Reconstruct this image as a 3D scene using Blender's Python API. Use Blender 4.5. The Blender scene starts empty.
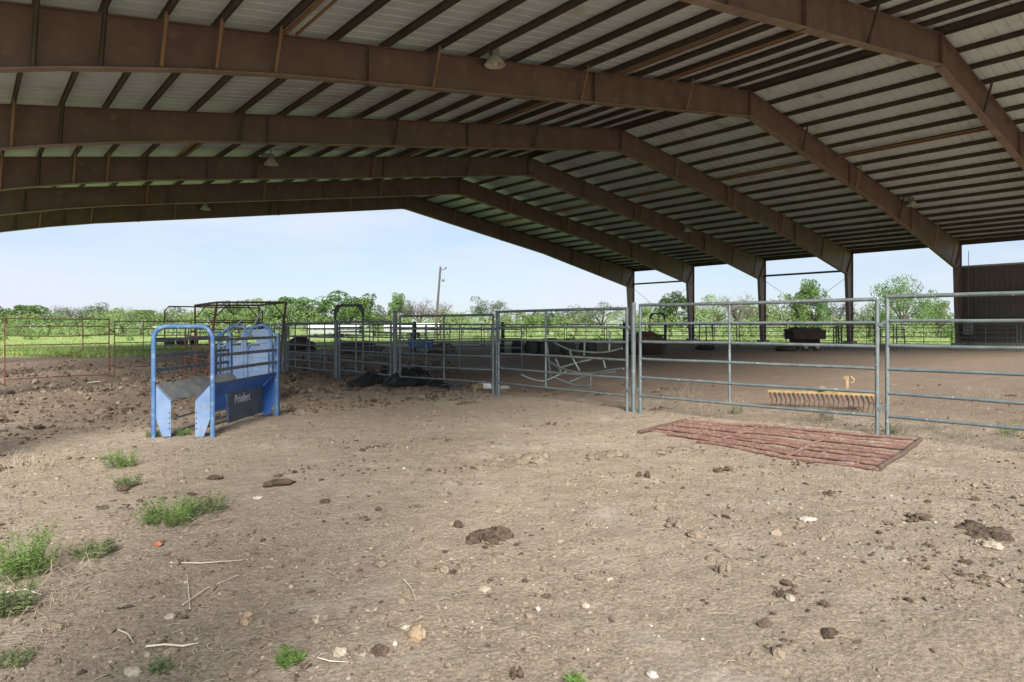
import bpy, math, random
import numpy as np
from mathutils import Vector, noise, Matrix

R = math.radians
scene = bpy.context.scene
col = scene.collection

# ---------------------------------------------------------------- camera
EYE = 1.5
YAW = R(39.65)
FPX = 661.0
cd = bpy.data.cameras.new("camera")
cam = bpy.data.objects.new("camera", cd)
col.objects.link(cam)
cam.location = (0, 0, EYE)
cam.rotation_euler = (R(90), 0, -YAW)
cd.sensor_width = 36
cd.lens = FPX / 1024 * 36
cd.shift_y = -14.8 / 1024
cd.clip_end = 3000
scene.camera = cam

# ---------------------------------------------------------------- world, sun, exposure
SUN_EL, SUN_AZ = 35.0, 212.0           # azimuth clockwise from +Y
world = bpy.data.worlds.new("World")
scene.world = world
world.use_nodes = True
nt = world.node_tree
nt.nodes.clear()
out = nt.nodes.new("ShaderNodeOutputWorld")
bg = nt.nodes.new("ShaderNodeBackground")
sky = nt.nodes.new("ShaderNodeTexSky")
sky.sky_type = 'NISHITA'
sky.sun_disc = False
sky.sun_elevation = R(SUN_EL)
sky.sun_rotation = R(SUN_AZ)
sky.air_density = 1.0
sky.dust_density = 0.5
sky.ozone_density = 1.6
tc = nt.nodes.new("ShaderNodeTexCoord")
mp = nt.nodes.new("ShaderNodeMapping")
mp.inputs['Scale'].default_value = (1.0, 1.0, 4.2)
mp.inputs['Rotation'].default_value = (0.05, 0.12, 0.4)
cn = nt.nodes.new("ShaderNodeTexNoise")
cn.inputs['Scale'].default_value = 2.6
cn.inputs['Detail'].default_value = 7
cn.inputs['Roughness'].default_value = 0.55
cr = nt.nodes.new("ShaderNodeValToRGB")
cr.color_ramp.elements[0].position = 0.40
cr.color_ramp.elements[0].color = (0.0, 0.0, 0.0, 1)
cr.color_ramp.elements[1].position = 0.64
cr.color_ramp.elements[1].color = (0.75, 0.75, 0.75, 1)
mixc = nt.nodes.new("ShaderNodeMixRGB")
mixc.inputs[2].default_value = (6.3, 6.6, 7.5, 1)
nt.links.new(tc.outputs['Generated'], mp.inputs[0])
nt.links.new(mp.outputs[0], cn.inputs['Vector'])
nt.links.new(cn.outputs[0], cr.inputs[0])
nt.links.new(cr.outputs[0], mixc.inputs[0])
airy = nt.nodes.new("ShaderNodeMixRGB")
airy.inputs[0].default_value = 0.6
airy.inputs[2].default_value = (4.5, 5.5, 7.4, 1)
nt.links.new(sky.outputs[0], airy.inputs[1])
nt.links.new(airy.outputs[0], mixc.inputs[1])
nt.links.new(mixc.outputs[0], bg.inputs[0])
bg.inputs[1].default_value = 0.056
nt.links.new(bg.outputs[0], out.inputs[0])

sd = bpy.data.lights.new("sun", 'SUN')
sun = bpy.data.objects.new("sun", sd)
col.objects.link(sun)
sd.energy = 4.0
sd.angle = R(26)
sd.color = (1.0, 0.955, 0.88)
sv = Vector((math.sin(R(SUN_AZ)) * math.cos(R(SUN_EL)), math.cos(R(SUN_AZ)) * math.cos(R(SUN_EL)), math.sin(R(SUN_EL))))
sun.rotation_euler = sv.to_track_quat('Z', 'Y').to_euler()

vs = scene.view_settings
vs.view_transform = 'Standard'
vs.look = 'None'
vs.exposure = 1.25
vs.gamma = 1
scene.cycles.max_bounces = 12
scene.cycles.diffuse_bounces = 8
vs.use_curve_mapping = False

# ---------------------------------------------------------------- materials
def nodemat(name):
    m = bpy.data.materials.new(name)
    m.use_nodes = True
    return m, m.node_tree, m.node_tree.nodes['Principled BSDF']

def mat(name, c1, c2=None, scale=4.0, rough=0.7, metal=0.0, bump=0.0, bscale=None, lo=0.35, hi=0.65,
        spots=None, spot_scale=9.0, spot_lo=0.6, spot_hi=0.68, stretch=(1, 1, 1), trans=0.0):
    m, t, b = nodemat(name)
    b.inputs['Roughness'].default_value = rough
    b.inputs['Metallic'].default_value = metal
    co = t.nodes.new("ShaderNodeTexCoord")
    ma = t.nodes.new("ShaderNodeMapping")
    ma.inputs['Scale'].default_value = stretch
    t.links.new(co.outputs['Object'], ma.inputs[0])
    n = t.nodes.new("ShaderNodeTexNoise")
    n.inputs['Scale'].default_value = scale
    n.inputs['Detail'].default_value = 6
    n.inputs['Roughness'].default_value = 0.6
    t.links.new(ma.outputs[0], n.inputs['Vector'])
    r = t.nodes.new("ShaderNodeValToRGB")
    r.color_ramp.elements[0].position = lo
    r.color_ramp.elements[1].position = hi
    r.color_ramp.elements[0].color = (*c1, 1)
    r.color_ramp.elements[1].color = (*(c2 or c1), 1)
    t.links.new(n.outputs[0], r.inputs[0])
    last = r.outputs[0]
    if spots:
        n2 = t.nodes.new("ShaderNodeTexNoise")
        n2.inputs['Scale'].default_value = spot_scale
        n2.inputs['Detail'].default_value = 5
        t.links.new(ma.outputs[0], n2.inputs['Vector'])
        r2 = t.nodes.new("ShaderNodeValToRGB")
        r2.color_ramp.elements[0].position = spot_lo
        r2.color_ramp.elements[1].position = spot_hi
        t.links.new(n2.outputs[0], r2.inputs[0])
        mx = t.nodes.new("ShaderNodeMixRGB")
        mx.inputs[2].default_value = (*spots, 1)
        t.links.new(r2.outputs[0], mx.inputs[0])
        t.links.new(last, mx.inputs[1])
        last = mx.outputs[0]
    t.links.new(last, b.inputs['Base Color'])
    if bump:
        nb = t.nodes.new("ShaderNodeTexNoise")
        nb.inputs['Scale'].default_value = bscale or scale * 4
        nb.inputs['Detail'].default_value = 5
        t.links.new(co.outputs['Object'], nb.inputs['Vector'])
        bp = t.nodes.new("ShaderNodeBump")
        bp.inputs['Strength'].default_value = bump
        bp.inputs['Distance'].default_value = 0.02
        t.links.new(nb.outputs[0], bp.inputs['Height'])
        t.links.new(bp.outputs[0], b.inputs['Normal'])
    if trans:
        tr = t.nodes.new("ShaderNodeBsdfTranslucent")
        t.links.new(last, tr.inputs[0])
        ms = t.nodes.new("ShaderNodeMixShader")
        ms.inputs[0].default_value = trans
        o = t.nodes['Material Output']
        t.links.new(b.outputs[0], ms.inputs[1])
        t.links.new(tr.outputs[0], ms.inputs[2])
        t.links.new(ms.outputs[0], o.inputs[0])
    return m

M = {}
M['steel'] = mat("brown_primer_steel", (0.13, 0.080, 0.066), (0.20, 0.130, 0.108), 1.1, 0.6, 0, 0.12, 9, 0.3, 0.7,
                 spots=(0.26, 0.18, 0.14), spot_scale=2.3, spot_lo=0.58, spot_hi=0.8)
M['flange'] = mat("ground_lit_lower_flange", (0.22, 0.15, 0.115), (0.34, 0.25, 0.20), 1.3, 0.7)  # paler tan than the web: light from the ground below painted into the colour
M['colsteel'] = mat("reddish_column_primer", (0.19, 0.13, 0.12), (0.27, 0.19, 0.175), 1.6, 0.6)
M['purlin'] = mat("brown_purlin_steel", (0.058, 0.042, 0.036), (0.095, 0.066, 0.052), 1.5, 0.6)
M['bare_purlin'] = mat("tan_brace_steel", (0.26, 0.14, 0.075), (0.34, 0.20, 0.12), 2.5, 0.6)
M['sheet'] = mat("galvanised_roof_sheet", (0.70, 0.80, 0.84), (0.78, 0.87, 0.90), 0.6, 0.5, 0.05,
                 spots=(0.56, 0.56, 0.50), spot_scale=0.9, spot_lo=0.56, spot_hi=0.75)
M['siding'] = mat("brown_siding", (0.12, 0.102, 0.10), (0.155, 0.13, 0.128), 0.8, 0.5, 0, 0.05)
M['trim'] = mat("pale_trim", (0.5, 0.5, 0.5), (0.62, 0.62, 0.62), 3, 0.5)
M['concrete'] = mat("concrete", (0.28, 0.26, 0.23), (0.38, 0.36, 0.32), 3, 0.9, 0, 0.3)
M['galv'] = mat("galvanised_pipe", (0.12, 0.15, 0.155), (0.205, 0.24, 0.245), 5, 0.48, 0.35, 0.05, 30, 0.35, 0.7,
                spots=(0.5, 0.52, 0.5), spot_scale=22, spot_lo=0.66, spot_hi=0.72)
M['galv2'] = mat("pale_galvanised_pipe", (0.13, 0.155, 0.15), (0.21, 0.24, 0.235), 5, 0.45, 0.4)
M['rust'] = mat("rusty_pipe", (0.085, 0.032, 0.02), (0.15, 0.065, 0.04), 8, 0.85, 0, 0.15, 60)
M['rustdark'] = mat("weathered_brown_pipe", (0.065, 0.045, 0.035), (0.12, 0.075, 0.055), 8, 0.8)
M['redpipe'] = mat("red_oxide_pipe", (0.12, 0.055, 0.044), (0.185, 0.105, 0.082), 9, 0.85, 0, 0.2, 60, 0.3, 0.7,
                   spots=(0.23, 0.165, 0.125), spot_scale=26, spot_lo=0.50, spot_hi=0.70)
M['darkpipe'] = mat("dark_green_pipe", (0.025, 0.045, 0.035), (0.06, 0.085, 0.07), 5, 0.6)
M['blue'] = mat("faded_blue_paint", (0.035, 0.10, 0.24), (0.075, 0.16, 0.31), 2.2, 0.55, 0, 0.05, 20, 0.35, 0.65,
                spots=(0.22, 0.27, 0.34), spot_scale=11, spot_lo=0.54, spot_hi=0.75)
M['palblue'] = mat("chalky_blue_paint", (0.11, 0.18, 0.32), (0.18, 0.255, 0.385), 3, 0.6, 0, 0.05, 20, 0.35, 0.65,
                   spots=(0.20, 0.16, 0.13), spot_scale=13, spot_lo=0.62, spot_hi=0.70)
M['deepblue'] = mat("deep_blue_paint", (0.02, 0.10, 0.40), (0.05, 0.16, 0.48), 3, 0.5, 0, 0.05)
M['worn'] = mat("worn_grey_sheet", (0.10, 0.11, 0.12), (0.19, 0.19, 0.185), 6, 0.55, 0.2, 0.05, 20,
                spots=(0.4, 0.4, 0.38), spot_scale=30, spot_lo=0.70, spot_hi=0.74)
M['darksheet'] = mat('dark_sheet', (0.06, 0.075, 0.10), (0.11, 0.12, 0.14), 5, 0.6)
M['darkbar'] = mat("worn_dark_bar", (0.05, 0.07, 0.09), (0.14, 0.16, 0.17), 9, 0.5, 0.3)
M['white'] = mat("white_paint", (0.72, 0.72, 0.70), (0.8, 0.8, 0.79), 4, 0.5)
M['lampglass'] = mat("lamp_bell", (0.58, 0.57, 0.50), (0.66, 0.65, 0.58), 5, 0.35)
M['grey'] = mat("grey_metal", (0.22, 0.23, 0.22), (0.33, 0.34, 0.33), 6, 0.5, 0.3)
M['black'] = mat("black_plastic", (0.008, 0.009, 0.011), (0.025, 0.027, 0.03), 7, 0.42, 0, 0.8, 24)
M['black'].node_tree.nodes['Principled BSDF'].inputs['Roughness'].default_value = .3
M['blackrub'] = mat("black_rubber", (0.02, 0.02, 0.02), (0.04, 0.04, 0.038), 7, 0.85)
M['darkbrown'] = mat("dark_brown_rust", (0.03, 0.022, 0.018), (0.075, 0.045, 0.032), 3, 0.85)
M['yellow'] = mat("faded_yellow_paint", (0.22, 0.155, 0.06), (0.33, 0.245, 0.12), 6, 0.6, 0, 0.1, 40)
M['hay'] = mat("weathered_hay", (0.11, 0.085, 0.045), (0.22, 0.17, 0.09), 12, 0.95, 0, 0.8, 50)
M['darkhay'] = mat("dark_weathered_bale", (0.05, 0.052, 0.045), (0.11, 0.11, 0.095), 5, 0.95, 0, 0.8, 40)
M['wood'] = mat("grey_wood_pole", (0.06, 0.052, 0.045), (0.10, 0.088, 0.075), 6, 0.9, stretch=(4, 4, 0.4))
M['stone'] = mat("pale_limestone", (0.24, 0.20, 0.15), (0.38, 0.33, 0.26), 14, 0.9, 0, 0.4, 60)
M['tanstone'] = mat("tan_stone", (0.22, 0.155, 0.095), (0.31, 0.23, 0.15), 16, 0.9, 0, 0.4, 60)
M['whitestone'] = mat("white_limestone", (0.32, 0.29, 0.25), (0.46, 0.42, 0.37), 14, 0.9, 0, 0.3, 60)
M['clod'] = mat("dirt_clod", (0.13, 0.10, 0.072), (0.26, 0.205, 0.15), 5, 0.95, 0, 0.9, 60)
M['dung'] = mat("dried_manure", (0.05, 0.034, 0.022), (0.115, 0.08, 0.052), 20, 0.95, 0, 1.0, 70)
M['straw'] = mat("dry_straw", (0.28, 0.23, 0.16), (0.42, 0.35, 0.26), 9, 0.85)
M['stick'] = mat("bleached_stick", (0.42, 0.36, 0.28), (0.56, 0.50, 0.41), 9, 0.85)
M['orange'] = mat("orange_scrap", (0.30, 0.10, 0.045), (0.38, 0.16, 0.08), 20, 0.6, 0, 0.5, 60)
M['weed'] = mat("green_weed", (0.085, 0.16, 0.028), (0.16, 0.25, 0.055), 6, 0.7, trans=0.3)
M['weed2'] = mat("dull_green_weed", (0.09, 0.12, 0.045), (0.15, 0.18, 0.075), 6, 0.7, trans=0.25)
M['leafA'] = mat("oak_leaves", (0.065, 0.125, 0.030), (0.13, 0.21, 0.055), 0.9, 0.7, lo=0.4, hi=0.62, trans=0.3)
M['leafB'] = mat("mesquite_leaves", (0.13, 0.20, 0.055), (0.22, 0.30, 0.11), 0.9, 0.7, lo=0.4, hi=0.62, trans=0.35)
M['leafC'] = mat("grey_green_leaves", (0.085, 0.115, 0.065), (0.15, 0.18, 0.12), 0.9, 0.7, lo=0.4, hi=0.62, trans=0.3)
M['bark'] = mat("grey_bark", (0.085, 0.07, 0.055), (0.15, 0.13, 0.105), 6, 0.95)
M['grass'] = mat("field_grass", (0.20, 0.29, 0.07), (0.33, 0.39, 0.14), 0.25, 0.8, lo=0.35, hi=0.65, trans=0.35)
M['letter'] = mat("white_lettering", (0.42, 0.46, 0.50), (0.62, 0.65, 0.68), 26, 0.6, lo=0.4, hi=0.55)

# ground material
def ground_material():
    m, t, b = nodemat("arena_dirt_and_field")
    b.inputs['Roughness'].default_value = 0.95
    N, L = t.nodes, t.links
    co = N.new("ShaderNodeTexCoord")
    def ns(scale, detail=6, rough=0.6):
        n = N.new("ShaderNodeTexNoise")
        n.inputs['Scale'].default_value = scale
        n.inputs['Detail'].default_value = detail
        n.inputs['Roughness'].default_value = rough
        L.new(co.outputs['Object'], n.inputs['Vector'])
        return n.outputs[0]
    def ramp(src, p0, c0, p1, c1):
        r = N.new("ShaderNodeValToRGB")
        r.color_ramp.elements[0].position = p0
        r.color_ramp.elements[1].position = p1
        r.color_ramp.elements[0].color = (*c0, 1)
        r.color_ramp.elements[1].color = (*c1, 1)
        L.new(src, r.inputs[0])
        return r.outputs[0]
    def mix(f, a, c):
        x = N.new("ShaderNodeMixRGB")
        for i, s in enumerate((f, a, c)):
            if hasattr(s, 'is_linked'):
                L.new(s, x.inputs[i])
            elif isinstance(s, tuple):
                x.inputs[i].default_value = (*s, 1)
            else:
                x.inputs[i].default_value = s
        return x.outputs[0]
    bw0, bw1 = (0, 0, 0), (1, 1, 1)
    base = ramp(ns(0.55, 8, 0.65), 0.36, (0.25, 0.188, 0.136), 0.66, (0.41, 0.335, 0.26))
    mid = ramp(ns(7, 9, 0.75), 0.36, (0.105, 0.075, 0.048), 0.60, (0.39, 0.312, 0.222))
    c = mix(0.50, base, mid)
    fine = ramp(ns(48, 8, 0.85), 0.42, (0.065, 0.046, 0.030), 0.58, (0.50, 0.415, 0.305))
    c = mix(0.42, c, fine)
    # pale chalky patches
    c = mix(ramp(ns(0.9, 7, 0.7), 0.56, bw0, 0.70, (0.65, 0.65, 0.65)), c, (0.45, 0.40, 0.335))
    # chaff specks
    vo = N.new("ShaderNodeTexVoronoi")
    vo.inputs['Scale'].default_value = 38
    L.new(co.outputs['Object'], vo.inputs['Vector'])
    c = mix(ramp(vo.outputs['Distance'], 0.15, (0.85, 0.85, 0.85), 0.24, bw0), c, mix(ns(25, 2), (0.10, 0.075, 0.05), (0.60, 0.53, 0.43)))
    # moist trampled soil further in: attribute 'moist'
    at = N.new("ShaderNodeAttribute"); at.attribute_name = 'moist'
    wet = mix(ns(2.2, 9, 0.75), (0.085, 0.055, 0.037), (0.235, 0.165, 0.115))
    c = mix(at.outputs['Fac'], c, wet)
    ag = N.new("ShaderNodeAttribute"); ag.attribute_name = 'field'
    ad = N.new("ShaderNodeMath"); ad.operation = 'ADD'
    sb = N.new("ShaderNodeMath"); sb.operation = 'MULTIPLY_ADD'
    L.new(ns(0.5, 7, 0.7), sb.inputs[0]); sb.inputs[1].default_value = 1.2; sb.inputs[2].default_value = -0.6
    L.new(ag.outputs['Fac'], ad.inputs[0]); L.new(sb.outputs[0], ad.inputs[1])
    fm = ramp(ad.outputs[0], 0.42, bw0, 0.62, bw1)
    g1 = mix(ns(0.12, 6, 0.6), (0.17, 0.27, 0.06), (0.34, 0.39, 0.15))
    g2 = mix(ns(3, 6, 0.7), (0.12, 0.19, 0.04), (0.30, 0.37, 0.12))
    g = mix(0.35, g1, g2)
    c = mix(fm, c, g)
    L.new(c, b.inputs['Base Color'])
    h1 = N.new("ShaderNodeMath"); h1.operation = 'ADD'
    L.new(ns(16, 8, 0.75), h1.inputs[0]); 
    v2 = N.new("ShaderNodeTexVoronoi"); v2.inputs['Scale'].default_value = 30
    L.new(co.outputs['Object'], v2.inputs['Vector'])
    h2 = N.new("ShaderNodeMath"); h2.operation = 'MULTIPLY'; h2.inputs[1].default_value = -0.35
    L.new(v2.outputs['Distance'], h2.inputs[0]); L.new(h2.outputs[0], h1.inputs[1])
    h3 = N.new("ShaderNodeMath"); h3.operation = 'MULTIPLY_ADD'; h3.inputs[1].default_value = 0.35
    L.new(ns(90, 4, 0.8), h3.inputs[0]); L.new(h1.outputs[0], h3.inputs[2])
    bp = N.new("ShaderNodeBump")
    bp.inputs['Strength'].default_value = 1.0
    bp.inputs['Distance'].default_value = 0.03
    L.new(h3.outputs[0], bp.inputs['Height'])
    L.new(bp.outputs[0], b.inputs['Normal'])
    return m

# ---------------------------------------------------------------- mesh helpers
class MB:
    def __init__(s):
        s.v, s.f, s.sm = [], [], []
    def add(s, vs_, fs_, smooth=False):
        o = len(s.v)
        s.v += [tuple(p) for p in vs_]
        s.f += [tuple(i + o for i in f) for f in fs_]
        s.sm += [smooth] * len(fs_)
    def box(s, c, d, rz=0.0):
        cx, cy, cz = c; x, y, z = d[0] / 2, d[1] / 2, d[2] / 2
        ca, sa = math.cos(rz), math.sin(rz)
        vs_ = []
        for a in (-x, x):
            for b_ in (-y, y):
                for e in (-z, z):
                    vs_.append((cx + a * ca - b_ * sa, cy + a * sa + b_ * ca, cz + e))
        s.add(vs_, [(0, 1, 3, 2), (4, 6, 7, 5), (0, 4, 5, 1), (2, 3, 7, 6), (0, 2, 6, 4), (1, 5, 7, 3)])
    def tube(s, pts, r, n=8, cap=True):
        pts = [Vector(p) for p in pts]
        rs = r if isinstance(r, (list, tuple)) else [r] * len(pts)
        rings = []
        up = None
        for i, p in enumerate(pts):
            d = (pts[min(i + 1, len(pts) - 1)] - pts[max(i - 1, 0)]).normalized()
            if up is None:
                up = Vector((0, 0, 1)) if abs(d.z) < 0.9 else Vector((1, 0, 0))
            a = d.cross(up)
            if a.length < 1e-4:
                up = Vector((1, 0, 0)) if abs(d.x) < 0.9 else Vector((0, 1, 0))
                a = d.cross(up)
            a.normalize()
            b_ = a.cross(d).normalized()
            up = b_
            rings.append([p + (a * math.cos(2 * math.pi * k / n) + b_ * math.sin(2 * math.pi * k / n)) * rs[i] for k in range(n)])
        vs_ = [q for ring in rings for q in ring]
        fs_ = []
        for i in range(len(pts) - 1):
            for k in range(n):
                fs_.append((i * n + k, i * n + (k + 1) % n, (i + 1) * n + (k + 1) % n, (i + 1) * n + k))
        s.add(vs_, fs_, True)
        if cap:
            o = len(s.v)
            s.v += [tuple(q) for q in rings[0]] + [tuple(q) for q in rings[-1]]
            s.f += [tuple(o + k for k in reversed(range(n))), tuple(o + n + k for k in range(n))]
            s.sm += [False, False]
    def prism(s, poly, thick, axis='y', at=0.0):
        """poly: list of (a, z); extruded by thick along axis."""
        n = len(poly)
        vs_ = []
        for t_ in (at - thick / 2, at + thick / 2):
            for a, z in poly:
                vs_.append((a, t_, z) if axis == 'y' else (t_, a, z))
        fs_ = [tuple(range(n)), tuple(range(2 * n - 1, n - 1, -1))]
        for i in range(n):
            j = (i + 1) % n
            fs_.append((i, i + n, j + n, j))
        s.add(vs_, fs_)
    def slab(s, quad, thick):
        """a quad (four 3-D points) with thickness along its normal"""
        q = [Vector(p) for p in quad]
        nn = (q[1] - q[0]).cross(q[2] - q[0]).normalized() * thick / 2
        vs_ = [p - nn for p in q] + [p + nn for p in q]
        k = len(q)
        fs_ = [tuple(reversed(range(k))), tuple(range(k, 2 * k))] + [(i, (i + 1) % k, (i + 1) % k + k, i + k) for i in range(k)]
        s.add(vs_, fs_)
    def lathe(s, prof, c=(0, 0, 0), n=16, smooth=True):
        vs_ = []
        for r, z in prof:
            for k in range(n):
                a = 2 * math.pi * k / n
                vs_.append((c[0] + r * math.cos(a), c[1] + r * math.sin(a), c[2] + z))
        fs_ = [(i * n + k, i * n + (k + 1) % n, (i + 1) * n + (k + 1) % n, (i + 1) * n + k) for i in range(len(prof) - 1) for k in range(n)]
        s.add(vs_, fs_, smooth)
    def blob(s, c, rad, seed=0, sub=2, amp=0.35, freq=1.6, smooth=True, squash=0.0, rz=0.0):
        V, F = ico(sub)
        off = Vector((seed * 7.13, seed * 3.7, seed * 1.9))
        vs_ = []
        ca, sa = math.cos(rz), math.sin(rz)
        for p in V:
            k = 1 + amp * noise.fractal(p * freq + off, 0.8, 2.0, 4)
            x, y, z = p.x * rad[0] * k, p.y * rad[1] * k, p.z * rad[2] * k
            if z < 0:
                z *= (1 - squash)
            vs_.append((c[0] + x * ca - y * sa, c[1] + x * sa + y * ca, c[2] + z))
        s.add(vs_, F, smooth)
    def build(s, name, material=None, parent=None, loc=None):
        me = bpy.data.meshes.new(name)
        me.from_pydata(s.v, [], s.f)
        me.polygons.foreach_set('use_smooth', s.sm)
        me.update()
        o = bpy.data.objects.new(name, me)
        col.objects.link(o)
        if material is not None:
            me.materials.append(material)
        if parent is not None:
            o.parent = parent
        if loc is not None:
            o.location = loc
        return o

_ico = {}
def ico(sub):
    if sub in _ico:
        return _ico[sub]
    import bmesh
    bm = bmesh.new()
    bmesh.ops.create_icosphere(bm, subdivisions=sub, radius=1)
    V = [v.co.copy() for v in bm.verts]
    F = [tuple(v.index for v in f.verts) for f in bm.faces]
    bm.free()
    _ico[sub] = (V, F)
    return _ico[sub]

def tag(o, label=None, cat=None, group=None, kind=None):
    if label: o['label'] = label
    if cat: o['category'] = cat
    if group: o['group'] = group
    if kind: o['kind'] = kind
    return o

def empty(name, loc, rz=0.0):
    o = bpy.data.objects.new(name, None)
    o.empty_display_size = 0.2
    col.objects.link(o)
    o.location = loc
    o.rotation_euler = (0, 0, rz)
    return o

def copy_tree(o, parent=None):
    c = o.copy()
    col.objects.link(c)
    c.parent = parent
    for ch in [q for q in bpy.data.objects if q.parent == o and q.name in col.objects]:
        copy_tree(ch, c)
    return c

def arc(c, r, a0, a1, n, u, v):
    c, u, v = Vector(c), Vector(u), Vector(v)
    return [c + u * (r * math.cos(a0 + (a1 - a0) * i / n)) + v * (r * math.sin(a0 + (a1 - a0) * i / n)) for i in range(n + 1)]

def hoop(w, h, r, n=6, x0=0.0):
    """upside-down U in the local XZ plane from (x0,0,0) to (x0+w,0,0)"""
    X, Z = (1, 0, 0), (0, 0, 1)
    p = [Vector((x0, 0, 0)), Vector((x0, 0, h - r))]
    p += arc((x0 + r, 0, h - r), r, math.pi, math.pi / 2, n, X, Z)[1:]
    p += arc((x0 + w - r, 0, h - r), r, math.pi / 2, 0, n, X, Z)
    p += [Vector((x0 + w, 0, 0))]
    return p

cY, sY = math.cos(YAW), math.sin(YAW)
def far(px, Z):
    """a spot on the ground Z metres in front, in the direction px of the survey picture"""
    xc = (px - 512) / FPX * Z
    return xc * cY + Z * sY, -xc * sY + Z * cY
def spot(px, py):
    return far(px, FPX * EYE / (py - 326.2))

# ---------------------------------------------------------------- ground
rng = np.random.default_rng(5)
_T = rng.random((256, 256))
def vnoise(x, y, sc):
    x = np.asarray(x) * sc + 71.3; y = np.asarray(y) * sc + 19.7
    xi = np.floor(x).astype(int); yi = np.floor(y).astype(int)
    fx = x - xi; fy = y - yi
    fx = fx * fx * (3 - 2 * fx); fy = fy * fy * (3 - 2 * fy)
    a = _T[xi & 255, yi & 255]; b_ = _T[(xi + 1) & 255, yi & 255]
    c = _T[xi & 255, (yi + 1) & 255]; d = _T[(xi + 1) & 255, (yi + 1) & 255]
    return (a * (1 - fx) + b_ * fx) * (1 - fy) + (c * (1 - fx) + d * fx) * fy - 0.5
def smooth(a, b_, x):
    t_ = np.clip((x - a) / (b_ - a), 0, 1)
    return t_ * t_ * (3 - 2 * t_)
def hgt(x, y):
    x = np.asarray(x, float); y = np.asarray(y, float)
    d = np.hypot(x - 4, y - 6)
    near = 1 - smooth(30, 60, d)
    fineb = 1 - smooth(18, 30, d)
    h = 0.07 * vnoise(x, y, 0.35) + 0.045 * vnoise(x, y, 1.1)
    pock = 0.035 * vnoise(x, y, 3.1) + 0.03 * vnoise(x, y, 6.5) + 0.022 * np.maximum(vnoise(x, y, 11) - .05, 0) + 0.012 * vnoise(x, y, 19)
    rough = 0.6 + 1.4 * smooth(8, 15, y - 0.25 * x)     # trampled soil further in
    h = (h + pock * rough * fineb) * near
    h += 0.25 * smooth(34, 40, y) * (1 - smooth(20, 30, x)) * (0.5 + vnoise(x, y, 0.3)) * 0.6
    return h
def hz(x, y):
    return float(hgt(x, y))

def axis(a, b_, step, lo, hi, n):
    inner = np.arange(a, b_, step)
    k = np.linspace(0, 1, n)[1:] ** 2.6
    return np.concatenate([(a - (a - lo) * k)[::-1], inner, b_ + (hi - b_) * k])
def make_ground():
    xs = axis(-3.0, 13.0, 0.032, -900, 1400, 60)
    ys = axis(-1.0, 15.0, 0.032, -900, 1400, 60)
    Xg, Yg = np.meshgrid(xs, ys, indexing='ij')
    Zg = hgt(Xg, Yg)
    nx, ny = Xg.shape
    me = bpy.data.meshes.new('ground')
    co = np.stack([Xg, Yg, Zg], -1).reshape(-1, 3)
    idx = np.arange(nx * ny).reshape(nx, ny)
    q = np.stack([idx[:-1, :-1], idx[1:, :-1], idx[1:, 1:], idx[:-1, 1:]], -1).reshape(-1, 4)
    me.vertices.add(len(co)); me.vertices.foreach_set('co', co.ravel())
    me.loops.add(q.size); me.loops.foreach_set('vertex_index', q.ravel())
    me.polygons.add(len(q))
    me.polygons.foreach_set('loop_start', np.arange(0, q.size, 4))
    me.polygons.foreach_set('loop_total', np.full(len(q), 4))
    me.update(calc_edges=True)
    me.polygons.foreach_set('use_smooth', np.ones(len(q), bool))
    X, Y = co[:, 0], co[:, 1]
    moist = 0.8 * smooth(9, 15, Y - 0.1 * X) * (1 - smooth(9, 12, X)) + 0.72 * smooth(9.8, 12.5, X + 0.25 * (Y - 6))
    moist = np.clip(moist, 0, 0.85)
    # the field begins behind the far end of the dirt and beyond the eave line
    dl = Y - 37.5
    dr = X - 57.5
    dm = (Y - 30) - 0.15 * (60 - X)
    inside = np.maximum.reduce([np.where(X < 22, dl, Y - 47.0), dr, -Y - 60, -X - 14])
    field = np.clip(0.5 + inside / 6, 0, 1)
    for nm, arr in (('moist', moist), ('field', field)):
        a = me.attributes.new(nm, 'FLOAT', 'POINT')
        a.data.foreach_set('value', arr.astype(np.float32))
    me.materials.append(ground_material())
    o = bpy.data.objects.new('ground', me)
    col.objects.link(o)
    tag(o, kind='structure')
make_ground()

# ---------------------------------------------------------------- the open steel building
B0, BAY = 8.64, 7.62
XR = 27.4
def ztop(x): return 12.15 - 0.163 * abs(x - XR)
barn = empty('open_arena_building', (27.4, 8.64, 0))
tag(barn, 'huge open sided arena building with brown steel frames and ribbed metal roof', 'building')
def place(o):          # child kept in world coordinates
    o.location = (-27.4, -8.64, 0)
    return o
left_prof = [(0.0, 6.35), (1.5, 6.77), (3.8, 7.30), (6.1, 7.73), (13.6, 8.88), (27.4, 11.03)]
right_prof = [(54.8, 5.75), (49.0, 7.05), (42.7, 8.45), (27.4, 11.03)]
purlin_d = [0.2 + 1.52 * i for i in range(15)] + [22.85, 24.0, 25.15, 26.3, 27.45, 28.35]

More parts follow.
